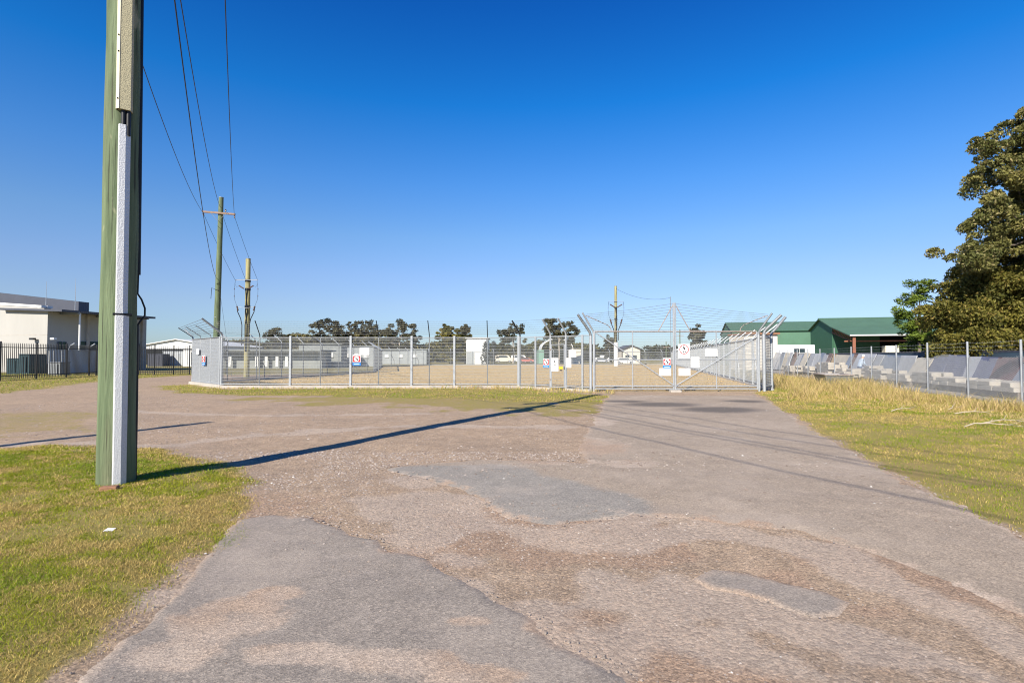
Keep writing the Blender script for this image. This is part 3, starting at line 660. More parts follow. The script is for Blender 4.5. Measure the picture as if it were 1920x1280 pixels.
while s < right.L:
    arm_post(right, r1, s, 2.62, .62, .62, .04, 'galv', n=6, ticks=0); MB().tube([right.p(s, .0, -.07), right.p(s, 2.55, -.07)], .035, 6).build('stiffener', 'galv', r1, True)
    if k in (1, 3, 8, 13):
        MB().tube([right.p(s-.02, 1.9, -.02), right.p(s-.9, .9, -.02), right.p(s-.9, .05, -.02)], .026, 6).build('brace', 'galv', r1, True)
    s += 2.75; k += 1
rail(right, r1, 0, right.L, ZT, .04); rail(right, r1, 0, right.L, .2, .03)
mb = MB(); weld(mb, right, 0, 45, ZB, ZT, .05, .076, .009, .003); weld(mb, right, 45, right.L, ZB, ZT, .12, .15, .006, .005); mb.build('wire_mesh', 'wire', r1, stuff=True)
barbed(right, r1, 0, right.L, 6, (.08, 2.76), (.6, 3.22), step=0, r=.005)
# left-hand and rear runs seen through the front
def back_run(a, b, side, label, sp=2.9, brace=(2, 5), dark=True):
    run = Run(a, b, side); t = thing('security_fence', label, 'fence', a); far = a.y > 50
    base_plinth(run, t, 0, run.L, .2, .1); s = .1; k = 0
    while s < run.L:
        arm_post(run, t, s, 2.62, .6, .62, .036 if not far else .05, 'galv_dull', n=6, ticks=0, ma='galv')
        if k in brace: MB().tube([run.p(s, 1.95), run.p(s+.9, .95), run.p(s+.9, .05)], .03, 6).build('brace', 'galv_dull', t, True)
        s += sp; k += 1
    rail(run, t, 0, run.L, ZT, .03 if not far else .05, m='galv_dull'); rail(run, t, 0, run.L, .2, .03, m='galv_dull')
    mb = MB(); weld(mb, run, 0, run.L, ZB, ZT, .05 if not far else .13, .076 if not far else .16, .0034 if not far else .006, .003 if not far else .005); mb.build('wire_mesh', 'wire', t, stuff=True)
    barbed(run, t, 0, run.L, 5, (.08, 2.78), (.58, 3.2), step=0, r=.005)
back_run(B_, L1, -1, 'left side run of mesh fence receding inside, dark posts with braces')
back_run(L1, L2, -1, 'second left run of mesh fence seen nearly edge on', 3.5, ())
back_run(L2, L3, -1, 'third left run of mesh fence at the far corner', 2.6, (1, 4))
back_run(L3, R1, -1, 'rear run of mesh fence at the far end of the dry field', 4.2, ())

# ------------------------------------------------------------------ signs
def sign_frame(run, px0, px1, py0, py1, off=.06):
    s0 = run.s_at(px0); s1 = run.s_at(px1); Y = run.p((s0+s1)/2).y
    return min(s0, s1), max(s0, s1), ZP(py1, Y), ZP(py0, Y), off
def plate(run, s0, s1, z0, z1, off, th=.012):
    c = run.p((s0+s1)/2, (z0+z1)/2, off); return MB().box(c, (s1-s0, th, z1-z0), run.rz)
def disc(run, sc, zc, r, off, th=.004, n=20, r2=None):
    pts = [run.p(sc+r*math.cos(2*math.pi*i/n), zc+(r2 or r)*math.sin(2*math.pi*i/n), off) for i in range(n)]
    return MB().prism(pts, run.n*th)
def pol(run, pts, off, th=.004): return MB().prism([run.p(a, b, off) for a, b in pts], run.n*th)
def hand_sign(run, box, label, off=.06):
    s0, s1, z0, z1, off = sign_frame(run, *box, off); w_ = s1-s0; h_ = z1-z0; zs = z0+h_*.30
    t = thing('warning_sign', label, 'sign', run.p((s0+s1)/2, z0, off), 'red, white and blue warning signs')
    plate(run, s0, s1, zs, z1, off).build('board', 'sign_white', t)
    o = off+.008
    plate(run, s0+w_*.05, s1-w_*.05, zs+h_*.03, z1-h_*.10, o, .004).build('red_panel', 'sign_red', t)
    sc = (s0+s1)/2; zc = (zs+z1)/2-h_*.03; r = min(w_*.33, h_*.26)
    disc(run, sc, zc, r, o+.003).build('white_disc', 'sign_white', t)
    f = pol(run, [(sc-r*.55, zc+r*.6), (sc-r*.2, zc+r*.62), (sc+r*.1, zc+r*.15), (sc+r*.6, zc-r*.1), (sc+r*.45, zc-r*.6), (sc+r*.05, zc-r*.5), (sc-r*.1, zc-r*.05), (sc-r*.4, zc+r*.3)], o+.008)
    f.build('figure', 'sign_black', t)
    b = plate(run, s0, s1, z0, zs-h_*.03, off).build('blue_strip', 'sign_blue', t)
    plate(run, s0+w_*.15, s1-w_*.15, z0+h_*.10, z0+h_*.15, o, .003).build('text_line', 'sign_white', t)
    return t
def text_lines(run, t, s0, s1, z0, z1, off, n, m='sign_grey'):
    for k in range(n):
        zc = z1-(z1-z0)*(k+.5)/n; a = s0+(s1-s0)*random.uniform(.02, .12); b = s1-(s1-s0)*random.uniform(.02, .2)
        mb = MB(); q = a
        while q < b:
            l_ = random.uniform(.03, .08); e = min(q+l_, b)
            c = run.p((q+e)/2, zc, off); mb.box(c, (e-q, .003, (z1-z0)/n*.42), run.rz); q = e+.018
        mb.build('text_line', m, t)
def white_sign(run, box, label, off=.06, kind=None):
    s0, s1, z0, z1, off = sign_frame(run, *box, off); w_ = s1-s0; h_ = z1-z0; o = off+.008
    t = thing('notice_board', label, 'sign', run.p((s0+s1)/2, z0, off))
    plate(run, s0, s1, z0, z1, off).build('board', 'sign_white', t)
    sc = (s0+s1)/2
    for a in (s0+.03, s1-.03): MB().box(run.p(a, z1-.03, o), (.012, .008, .012), run.rz).build('bolt', 'galv_dull', t)
    if kind == 'text': text_lines(run, t, s0+w_*.06, s1-w_*.06, z0+h_*.06, z1-h_*.08, o, 6, 'sign_grey')
    if kind == 'mark':
        MB().box(run.p(sc-w_*.15, z0+h_*.62, o), (w_*.2, .004, h_*.05), run.rz).build('mark', 'sign_grey', t)
        MB().box(run.p(sc+w_*.22, z0+h_*.66, o), (w_*.12, .004, h_*.025), run.rz).build('mark', 'sign_grey', t)
    if kind in ('entry', 'figure'):
        zc = z0+h_*.63; r = w_*.42
        if kind == 'entry':
            ring = MB(); n = 28
            for i in range(n):
                a0 = 2*math.pi*i/n; a1 = 2*math.pi*(i+1)/n
                ring.prism([run.p(sc+q*math.cos(a), zc+q*math.sin(a), o) for q, a in ((r, a0), (r, a1), (r*.86, a1), (r*.86, a0))], run.n*.003)
            ring.build('red_ring', 'sign_red', t)
        k = r
        disc(run, sc-k*.05, zc+k*.62, k*.13, o+.002, .004, 10).build('figure_head', 'sign_black', t)
        pol(run, [(sc-k*.28, zc+k*.5), (sc+k*.1, zc+k*.45), (sc+k*.28, zc+k*.02), (sc+k*.08, zc-k*.05), (sc-k*.1, zc+k*.1)], o+.002).build('figure_body', 'sign_black', t)
        pol(run, [(sc-k*.1, zc-k*.25), (sc+k*.05, zc-k*.2), (sc-k*.12, zc-k*.72), (sc-k*.25, zc-k*.7)], o+.002).build('figure_leg', 'sign_black', t)
        pol(run, [(sc+k*.1, zc-k*.22), (sc+k*.25, zc-k*.28), (sc+k*.42, zc-k*.66), (sc+k*.28, zc-k*.68)], o+.002).build('figure_leg', 'sign_black', t)
        text_lines(run, t, s0+w_*.06, s1-w_*.06, z0+h_*.05, z0+h_*.26, o, 3, 'sign_black')
    return t
hand_sign(front, (662, 677, 665, 685), 'red, white and blue warning sign below a blank white board on the front fence')
white_sign(front, (675, 693, 652, 665), 'blank white board high on the long front fence')
hand_sign(cham, (383, 389, 666, 684), 'red, white and blue warning sign on the angled left corner fence', .1)
white_sign(cham, (372, 377, 654, 664), 'narrow white board on the angled left corner fence', .1)
hand_sign(ped, (1020, 1031, 672, 689), 'red, white and blue warning sign left of the pedestrian gate')
white_sign(ped, (1036, 1049, 671, 696), 'tall white sign with a black walking figure on the pedestrian gate', .09, 'figure')
white_sign(ped, (1068, 1082, 656, 670), 'blank white board upper right of the pedestrian gate', .07)
white_sign(ped, (1063, 1073, 671, 689), 'small white notice with a grey mark right of the pedestrian gate', .08, 'mark')
s0, s1, z0, z1, off = sign_frame(ped, 1050, 1057, 687, 695, .08)
ts = thing('warning_sign', 'small yellow and black triangular sign on the pedestrian gate', 'sign', ped.p(s0, z0, off))
pol(ped, [(s0, z1), (s0, z1-.12), (s1, z1-.12), (s1, z1)], off).build('yellow_panel', 'sign_yellow', ts)
pol(ped, [(s0, z1-.125), ((s0+s1)/2, z0), (s1, z1-.125), ((s0+s1)/2, z1-.16)], off).build('black_arrow', 'sign_black', ts)
hand_sign(gate, (1242, 1257, 671, 690), 'red, white and blue warning sign on the double gate, left leaf', .07)
white_sign(gate, (1235, 1257, 690, 704), 'white sign with small lines of text low on the left gate leaf', .075, 'text')
white_sign(gate, (1271, 1292, 645, 672), 'white no-entry sign with red ring and black figure on the right gate leaf', .08, 'entry')
white_sign(gate, (1294, 1310, 669, 689), 'white notice with a small grey mark on the right gate leaf', .07, 'mark')
white_sign(gate, (1271, 1293, 690, 704), 'blank white board low beside the meeting stile, right gate leaf', .08)
white_sign(gate, (1321, 1344, 654, 668), 'blank white board beside the mullion of the right gate leaf', .07)

# ================================================================== black palisade fence
def palisade(pts, label, sp=.155, hgt=2.55):
    t = thing('palisade_fence', label, 'fence', (*pts[0], 0))
    pm = MB().box((0, 0, hgt/2+.02), (.03, .03, hgt-.1)); pm.add([(-.015, -.015, hgt-.03), (.015, -.015, hgt-.03), (.015, .015, hgt-.03), (-.015, .015, hgt-.03), (0, 0, hgt+.06)], [(0, 1, 4), (1, 2, 4), (2, 3, 4), (3, 0, 4)])
    pk = pm.mesh('picket'); po = MB().bbox((0, 0, hgt/2+.02), (.09, .09, hgt+.2), 0, .01).mesh('post')
    for a, b in zip(pts[:-1], pts[1:]):
        a = Vector((*a, 0)); b = Vector((*b, 0)); L = (b-a).length; d = (b-a)/L; rz = math.atan2(d.y, d.x)
        inst(po, 'post', t, a, rz, 'black_steel')
        n = int(L/sp)
        for i in range(1, n): inst(pk, 'picket', t, a+d*(L*i/n), rz, 'black_steel')
        for z in (.28, hgt-.28): MB().box((a+b)/2+Vector((0, 0, z)), (L, .045, .05), rz).build('rail', 'black_steel', t)
    inst(po, 'post', t, (*pts[-1], 0), 0, 'black_steel')
palisade([(-36.2, 28), (-35.3, 32.5), (-34.9, 36.4), (-35.1, 39.4), (-35.4, 42.4), (-36.2, 45.7), (-36.6, 47.0)], 'black steel palisade fence in front of the cream concrete building')
palisade([(-36.6, 47.2), (-34.3, 47.1), (-33, 47.2), (-31.6, 47.2), (-30.3, 47.8), (-29.3, 48.5), (-26.5, 49.5)], 'black steel palisade fence between the near pole and the compound corner')
# ================================================================== power poles and lines
def pole_mat(name, a, b):
    m = mat(name, a, .8, 0, .25, 2.2, .5, 14, stretch=(5, 5, .35), col2=b)
    n = m.node_tree.nodes; l = m.node_tree.links; p = n['Principled BSDF']; src = p.inputs['Base Color'].links[0].from_socket
    tc = n.new('ShaderNodeTexCoord'); last = src
    for sc, st, lo, hi, c, f in ((9, (4, 4, .10), .60, .66, (.03, .035, .02), .85), (3, (1.2, 1.2, .5), .66, .72, (.34, .33, .21), .7), (2.2, (1, 1, .22), .5, .75, (.14, .11, .07), .45)):
        mp = n.new('ShaderNodeMapping'); mp.inputs['Scale'].default_value = st; l.new(tc.outputs['Object'], mp.inputs['Vector'])
        no = n.new('ShaderNodeTexNoise'); no.inputs['Scale'].default_value = sc; no.inputs['Detail'].default_value = 4; l.new(mp.outputs[0], no.inputs['Vector'])
        mr = n.new('ShaderNodeMapRange'); mr.inputs['From Min'].default_value = lo; mr.inputs['From Max'].default_value = hi; mr.inputs['To Max'].default_value = f; l.new(no.outputs['Fac'], mr.inputs['Value'])
        mx = n.new('ShaderNodeMix'); mx.data_type = 'RGBA'; l.new(mr.outputs[0], mx.inputs[0]); l.new(last, mx.inputs[6]); mx.inputs[7].default_value = (*c, 1); last = mx.outputs[2]
    l.new(last, p.inputs['Base Color']); return m
M['pole_green'] = pole_mat('green_treated_timber', (.085, .125, .062), (.165, .21, .115))
M['pole_yellow'] = pole_mat('yellow_green_treated_timber', (.30, .28, .12), (.42, .38, .19))
M['guard_beige'] = mat('beige_cable_guard', (.40, .37, .25), .8, 0, .3, 60, .4, 90, col2=(.52, .47, .30))
M['guard_cream'] = mat('cream_cable_guard_edge', (.60, .56, .42), .7, 0, .1, 8)
m_, n_, l_, p_ = _nodes('perforated_galvanised_sheet')
tc = n_.new('ShaderNodeTexCoord'); vv = n_.new('ShaderNodeTexVoronoi'); vv.inputs['Scale'].default_value = 70
l_.new(tc.outputs['Object'], vv.inputs['Vector']); rp = n_.new('ShaderNodeValToRGB')
rp.color_ramp.elements[0].color = (.46, .47, .49, 1); rp.color_ramp.elements[1].color = (.60, .61, .62, 1); rp.color_ramp.elements[0].position = .15; rp.color_ramp.elements[1].position = .5
l_.new(vv.outputs['Distance'], rp.inputs['Fac']); l_.new(rp.outputs[0], p_.inputs['Base Color'])
bb = n_.new('ShaderNodeBump'); bb.inputs['Strength'].default_value = .3; bb.inputs['Distance'].default_value = .01; l_.new(vv.outputs['Distance'], bb.inputs['Height']); l_.new(bb.outputs[0], p_.inputs['Normal'])
p_.inputs['Roughness'].default_value = .5; p_.inputs['Metallic'].default_value = .25
M['guard_galv'] = m_
LD = Vector((-14.6, 28.4, 0)).normalized(); CX = Vector((LD.y, -LD.x, 0))      # along the line, along a crossarm
def insulator(c, t, up=True):
    mb = MB(); s = 1 if up else -1
    mb.tube([c, c+Vector((0, 0, .05*s)), c+Vector((0, 0, .06*s)), c+Vector((0, 0, .10*s)), c+Vector((0, 0, .11*s)), c+Vector((0, 0, .16*s)), c+Vector((0, 0, .20*s))], [.02, .02, .06, .05, .03, .045, .02], 8)
    return mb.build('insulator', 'ceramic', t, True)
def crossarm(c, half, t, dirv=CX, tilt=0, r=.055, braces=True):
    rz = math.atan2(dirv.y, dirv.x)
    mb = MB(); d = dirv.normalized(); up = Vector((0, 0, 1)); n = d.cross(up)
    pts = []
    for e in (-half, half):
        for a, b in ((-r, -r), (r, -r), (r, r), (-r, r)): pts.append(c+d*e+n*a+up*(b+tilt*e))
    mb.add(pts, [(3, 2, 1, 0), (4, 5, 6, 7), (0, 1, 5, 4), (1, 2, 6, 5), (2, 3, 7, 6), (3, 0, 4, 7)])
    o = mb.build('crossarm', 'arm', t)
    if braces:
        for s in (-1, 1): MB().tube([c+d*s*half*.5+n*r, c-up*.55+n*.12], .014, 6).build('arm_brace', 'galv_dull', t)
    return o
# --- near pole
NP = Vector((-4.84, 6.56, 0)); HP = 12.2
p1 = thing('power_pole', 'thick green timber power pole with galvanised cable guard in the left foreground', 'power pole', NP)
pts = []; rr = []
for k in range(25):
    f = k/24; z = -.1+f*(HP+.1); pts.append(NP+Vector((.004*math.sin(k*1.3)-.004*z, .004*math.cos(k*1.9), z))); rr.append(.198-.050*f+.003*math.sin(k*2.1))
MB().tube(pts, rr, 36).build('shaft', 'pole_green', p1, True)
def rad(z): return .198-.050*(z+.1)/(HP+.1)
def axis_at(z): return NP+Vector((-.004*z, 0, z))
view = (Vector((0, 0, 0))-NP); view.z = 0; view.normalize()                      # towards the camera
side = Vector((-view.y, view.x, 0))                                             # to the right in the picture
if side.x < 0: side = -side
def guard(z0, z1, wd, dp, sh, name, m, base_in=.05, flat=0.):
    "folded sheet cover of trapezoid section fixed on the camera side of the pole"
    rings = []; N = 10
    for k in range(N+1):
        z = z0+(z1-z0)*k/N; a = axis_at(z); r = rad(z)
        d0 = r-base_in; d1 = r+dp
        sec = [(-wd*.55, d0), (-wd*.46, d1-.012), (-wd*.40, d1), (wd*.08+flat, d1), (wd*.46, d1-.06), (wd*.52, d0-.03)]
        rings.append([a+side*(sh+x)+view*y for x, y in sec])
    mb = MB(); n = 6; vs = sum(rings, []); fs = [tuple(range(n)), tuple(N*n+i for i in range(n-1, -1, -1))]
    for k in range(N):
        for i in range(n): fs.append((k*n+i, k*n+(i+1) % n, (k+1)*n+(i+1) % n, (k+1)*n+i))
    mb.add(vs, fs); return mb.build(name, m, p1)
guard(-.05, 2.10, .145, .05, .035, 'lower_cable_guard', 'guard_galv')
guard(2.125, 4.42, .13, .04, .03, 'upper_cable_guard', 'guard_galv')
gb = guard(4.60, 7.4, .16, .055, .03, 'top_cable_guard', 'guard_beige', .06, .04)
mb = MB()
for z0, z1 in ((4.60, 6.02), (6.04, 7.4)):
    N = 6; vs = []
    for k in range(N+1):
        z = z0+(z1-z0)*k/N; a = axis_at(z); r = rad(z)
        for x, y in ((-.095, r-.055), (-.092, r+.028), (-.062, r+.060), (-.058, r+.054)): vs.append(a+side*(.03+x)+view*y)
    fs = []
    for k in range(N):
        for i in range(4): fs.append((k*4+i, k*4+(i+1) % 4, k*4+4+(i+1) % 4, k*4+4+i))
    fs += [(0, 1, 2, 3), tuple(N*4+i for i in (3, 2, 1, 0))]; mb.add(vs, fs)
fl = mb.build('guard_flange', 'guard_cream', p1)
for z in (4.72, 5.3, 5.5, 5.95, 6.15): MB().tube([axis_at(z)+side*(.03-.075)+view*(rad(z)+.045), axis_at(z)+side*(.03-.075)+view*(rad(z)+.058)], .009, 6).build('bolt', 'black_steel', p1)
for dx in (-.015, .035): MB().tube([axis_at(4.30)+side*(.03+dx)+view*(rad(4.3)+.01), axis_at(4.75)+side*(.03+dx)+view*(rad(4.7)+.01)], .026, 10).build('cable', 'cable', p1, True)
MB().tube([axis_at(2.112)+side*(-.055)+view*(rad(2.1)+.03), axis_at(2.112)+side*(.13)+view*(rad(2.1)-.0)], .016, 6).build('gap_band', 'black_steel', p1)
# dark conduit on the shaded right-hand side, with the looped earth cable
q = side*.94-view*.34
MB().tube([axis_at(2.64)+q*(rad(2.6)+.012), axis_at(5.6)+q*(rad(5.6)+.012), axis_at(8.5)+q*(rad(8.5)+.012)], .034, 10).build('conduit', 'cable', p1, True)
MB().tube([axis_at(.0)+q*(rad(0)-.002), axis_at(1.0)+q*(rad(1)+.004), axis_at(2.0)+q*(rad(2)+.004)], .03, 10).build('conduit', 'cable', p1, True)
lp = [axis_at(2.66)+q*(rad(2.6)+.02), axis_at(2.40)+q*(rad(2.6)+.015), axis_at(2.33)+q*(rad(2.6)+.06), axis_at(2.22)+q*(rad(2.6)+.10), axis_at(2.13)+q*(rad(2.6)+.10), axis_at(2.06)+q*(rad(2.6)+.055), axis_at(1.98)+q*(rad(2.6)+.01)]
MB().tube(lp, .011, 8).build('earth_cable', 'cable', p1, True)
for z in (9.0, 7.75):
    crossarm(axis_at(z)+LD*.2, 1.15 if z > 8 else .95, p1)
    for e in ((-1.0, .15, 1.0) if z > 8 else (-.85, .85)): insulator(axis_at(z)+LD*.2+CX*e+Vector((0, 0, .055)), p1)
MB().bbox(axis_at(6.9)+CX*.3, (.42, .35, .7), math.atan2(CX.y, CX.x), .03).build('switch_box', 'galv_dull', p1)
# --- second pole
Q2 = Vector((XP(404, 35), 35, 0)); H2 = ZP(369, 35)
def simple_pole(base, H, r0, r1, m, label, lean=0.):
    t = thing('power_pole', label, 'power pole', base); N = 14
    MB().tube([base+Vector((lean*k/N, 0, -.1+(H+.1)*k/N)) for k in range(N+1)], [r0+(r1-r0)*k/N+.004*math.sin(k*1.7+H) for k in range(N+1)], 20).build('shaft', m, t, True)
    MB().tube([base+Vector((lean, 0, H)), base+Vector((lean, 0, H+.04))], r1*1.06, 20).build('cap', 'galv_dull', t, True)
    return t
p2 = simple_pole(Q2, H2, .21, .145, 'pole_green', 'tall green timber pole with a single crossarm behind the left fence corner', .22)
za = ZP(399, 35); c2 = Q2+Vector((.19, -.2, za))
x1 = Vector((1, .12, 0)).normalized()
crossarm(c2, 1.02, p2, x1, -.055)
for e in (-.96, .98): insulator(c2+x1*e+Vector((0, 0, -.055*e-.06)), p2, False)
insulator(c2+x1*.42+Vector((0, 0, .06)), p2)
MB().tube([Q2+Vector((.12, -.2, ZP(533, 35)))]*1+[Q2+Vector((.30, -.22, ZP(529, 35))), Q2+Vector((.36, -.1, ZP(540, 35))), Q2+Vector((.24, -.2, ZP(545, 35))), Q2+Vector((-.2, -.2, ZP(540, 35))), Q2+Vector((-.3, -.1, ZP(560, 35)))], .018, 6).build('cable_loop', 'cable', p2)
for z in (1.2, 2.6, 4.2): MB().tube([Q2+Vector((.015*z+.0, 0, z)), Q2+Vector((.015*z+.0, 0, z+.03))], .215-.005*z, 20).build('metal_band', 'galv_dull', p2, True)
# --- third pole: cable termination pole
def termination_pole(base, Y, H, r, label, arm_py, half_px, term_py, v_py, px, white=None):
    t = simple_pole(base, H, r*1.08, r*.9, 'pole_yellow', label, .0)
    k = Y/F; f = -.25
    za = ZP(arm_py, Y); hw = half_px*k
    MB().tube([base+Vector((-hw, f, za)), base+Vector((hw, f, za-.02))], .022*Y/40, 6).build('crossarm', 'galv', t)
    zt = ZP(term_py, Y); tw = hw*.80; zm = ZP((arm_py*2+term_py)/3, Y)
    for s in (-1, 1):
        MB().tube([base+Vector((s*hw*.95, f, za)), base+Vector((s*hw*1.06, f, za+(zt-za)*.35)), base+Vector((s*hw*1.02, f, za+(zt-za)*.75)), base+Vector((s*tw, f, zt))], .009*Y/40, 5).build('jumper_wire', 'line', t)
        for g in (.35, .62): MB().tube([base+Vector((s*hw*1.05, f, za+(zt-za)*g+.05)), base+Vector((s*hw*1.05, f, za+(zt-za)*g-.05))], .026*Y/40, 6).build('bead', 'ceramic', t)
        e = base+Vector((s*tw, f, zt)); vb = base+Vector((s*r*1.5, f, ZP(v_py, Y)))
        dv = (vb-e).normalized(); mb = MB(); n = 7
        mb.tube([e+dv*(i*.06*Y/40) for i in range(n)], [(.07 if i % 2 else .03)*Y/40 for i in range(n)], 8); mb.build('cable_termination', 'ceramic', t, True)
        MB().tube([e, e+dv*.3*(vb-e).length+Vector((s*.06, 0, 0)), vb+Vector((s*.1, 0, .5)), vb, vb+Vector((0, 0, -1.5))], .032*Y/40, 7).build('cable', 'cable', t, True)
        MB().tube([base+Vector((0, f, zt-.15)), base+Vector((s*tw, f, zt-.05))], .014*Y/40, 5).build('stay', 'galv_dull', t)
        MB().tube([base+Vector((s*r, f, zm)), base+Vector((s*(r+.35*Y/40), f, zm+.22*Y/40))], .045*Y/40, 6).build('surge_arrester', 'ceramic', t)
        c0 = base+Vector((s*(r+.35*Y/40), f, zm+.22*Y/40)); c1 = base+Vector((s*hw*1.05, f, zm+.4*Y/40))
        MB().tube([c0, (c0+c1)/2+Vector((0, 0, -.2)), c1], .007*Y/40, 4).build('jumper_wire', 'line', t)
    for zz in (za, zm, zt): MB().tube([base+Vector((0, 0, zz-.12)), base+Vector((0, 0, zz+.05))], r*1.12, 14).build('metal_band', 'black_steel', t, True)
    for s in (-.4, .35): MB().tube([base+Vector((s*r, -r*1.02, zm)), base+Vector((-s*r, -r*1.1, zt-.4)), base+Vector((s*r, -r*1.08, ZP(v_py, Y))), base+Vector((s*r*.5, -r*1.12, 2))], .03*Y/40, 6).build('cable', 'cable', t, True)
    if white: MB().tube([base+Vector((0, 0, 0)), base+Vector((0, 0, ZP(white, Y)))], r*1.6, 14).build('base_cover', 'white', t, True)
    return t
Q3 = Vector((XP(463, 40), 40, 0))
p3 = termination_pole(Q3, 40, ZP(485, 40), .185, 'yellowish cable termination pole with two drooping cable arms, left', 525, 21, 574, 610, 463)
Q4 = Vector((XP(1155, 95), 95, 0))
p4 = termination_pole(Q4, 95, ZP(536, 95), .25, 'yellowish termination pole with white base cover inside the far compound', 565, 14, 598, 622, 1155, 642)
# --- a pole behind the photographer carries the lines on
Q0 = NP-LD*27
p0 = simple_pole(Q0, HP, .22, .16, 'pole_green', 'green timber pole behind the photographer carrying the same lines')
crossarm(Q0+Vector((0, 0, 9.0)), 1.15, p0); crossarm(Q0+Vector((0, 0, 7.75)), .95, p0)
def span(a, b, sag, r, label, N=24):
    pts = [a+(b-a)*(i/N)-Vector((0, 0, sag*4*(i/N)*(1-i/N))) for i in range(N+1)]
    o = MB().tube(pts, r, 5).build('power_line', 'line'); return tag(o, label, 'power line', 'overhead power lines')
T1 = axis_at(9.0)+LD*.2; T1b = axis_at(7.75)+LD*.2
ends2 = [c2+x1*-.96+Vector((0, 0, -.05)), Q2+Vector((.22, -.15, ZP(386, 35))), c2+x1*.98+Vector((0, 0, -.2))]
tops1 = [T1+CX*-1.0+Vector((0, 0, .25)), T1+CX*.15+Vector((0, 0, .25)), T1+CX*1.0+Vector((0, 0, .25))]
nm = ['left', 'middle', 'right']
for a, b, k in zip(tops1, ends2, nm): span(a, b, .75, .012, f'{k} overhead line from the near pole to the green crossarm pole')
span(T1b+CX*.35, Q2+Vector((.1, -.2, ZP(522, 35))),  .9, .012, 'low sagging line from the near pole to halfway up the green pole')
hw = 21*.04
e3 = [Q3+Vector((-hw, -.25, ZP(525, 40))), Q3+Vector((-.05, -.25, ZP(525, 40))), Q3+Vector((hw, -.25, ZP(525, 40)))]
for a, b, k in zip(ends2, e3, nm): span(a, b, .12, .011, f'{k} line from the crossarm pole down to the yellowish termination pole', 8)
for a, e, k in zip(tops1, (-1.0, .15, 1.0), nm): span(a, Q0+CX*e+Vector((0, 0, 9.3)), .75, .016, f'{k} overhead line continuing behind the photographer')
for e, k in ((-.85, 'left'), (.85, 'right')): span(T1b+CX*e+Vector((0, 0, .25)), Q0+CX*e+Vector((0, 0, 8.0)), .8, .016, f'{k} lower overhead line continuing behind the photographer')
span(Q2+Vector((.3, -.2, ZP(540, 35))), Q2+Vector((1.0, .3, .0)), 0, .008, 'thin stay wire beside the green crossarm pole', 2)
span(Q4+Vector((0, -.2, ZP(541, 95))), Vector((XP(1258, 90), 90, ZP(558, 90))), .9, .02, 'thin line from the far termination pole towards the gate peak', 10)
tag(MB().tube([(XP(1258, 90), 90, 0), (XP(1258, 90), 90, ZP(556, 90))], .05, 8).build('light_mast', 'galv_dull'), 'slim grey mast behind the gate peak', 'mast')
# far small poles
for px, Y, py, label in ((1275, 150, 618, 'tiny far power pole with crossarm right of the gate centre'), (1249, 170, 640, 'short far dark pole left of the gate centre')):
    b = Vector((XP(px, Y), Y, 0)); t = simple_pole(b, ZP(py, Y), .16, .13, 'pole_green', label)
    crossarm(b+Vector((0, -.2, ZP(py+11, Y))), 1.0, t, Vector((1, 0, 0)), 0, .08, False)
# the pole left of the frame whose shadow lies across the gravel
SH = G(385, 792); H5 = 9.0; k5 = H5/math.tan(SUN_EL)
Q5 = Vector((SH[0]-.469*k5, SH[1]-.883*k5, 0))
simple_pole(Q5, H5, .17, .12, 'pole_green', 'short timber pole left of the frame casting a long shadow on the gravel')
# ------------------------------------------------------------------ litter and debris near the pole
bx, by = -4.62, 6.17
br = MB().bbox((bx, by, .085), (.17, .10, .07), .3, .008).build('brick', 'brick'); tag(br, 'broken orange brick at the foot of the near power pole', 'brick')
px_, py_ = G(203, 1009)
mb = MB(); vs = [(px_+x, py_+y, .055+z_) for x, y, z_ in ((-.045, -.02, .008), (-.01, -.035, .022), (.04, -.01, .012), (.05, .025, .028), (.01, .035, .01), (-.03, .02, .026), (.0, .0, .04))]
mb.add(vs, [(0, 1, 6), (1, 2, 6), (2, 3, 6), (3, 4, 6), (4, 5, 6), (5, 0, 6)])
tag(mb.build('paper_scrap', 'sign_white'), 'crumpled white scrap of paper lying on the left lawn', 'litter')
M['twig'] = mat('bleached_twig', (.42, .35, .26), .85, 0, .2, 20)
rnd = random.Random(5)
for k, (px, py, ln, an) in enumerate(((1885, 800, 1.5, .25), (1860, 806, 1.2, -.1), (1790, 772, .8, .5), (1830, 782, .9, -.3), (1690, 775, .7, .2))):
    gx_, gy_ = G(px, py); pts = [Vector((gx_+ln*(f-.5)*math.cos(an)+rnd.uniform(-.05, .05), gy_+ln*(f-.5)*math.sin(an)+rnd.uniform(-.05, .05), .07+.07*math.sin(f*3)+rnd.uniform(0, .03))) for f in (0, .25, .5, .75, 1)]
    mb = MB().tube(pts, [.014, .013, .011, .008, .004], 6)
    mb.tube([pts[2], pts[2]+Vector((.2, .12, .1))], [.007, .003], 5); mb.tube([pts[3], pts[3]+Vector((.1, -.15, .08))], [.006, .003], 5)
    tag(mb.build('fallen_branch', 'twig'), ['long bleached branch lying on the verge at the right edge', 'bleached branch just below the longest one on the verge', 'short twig in the dry grass under the chain-link fence', 'bent twig beside the bare patch by the chain-link fence', 'leftmost small twig on the right verge'][k], 'branch', 'fallen branches on the verge')
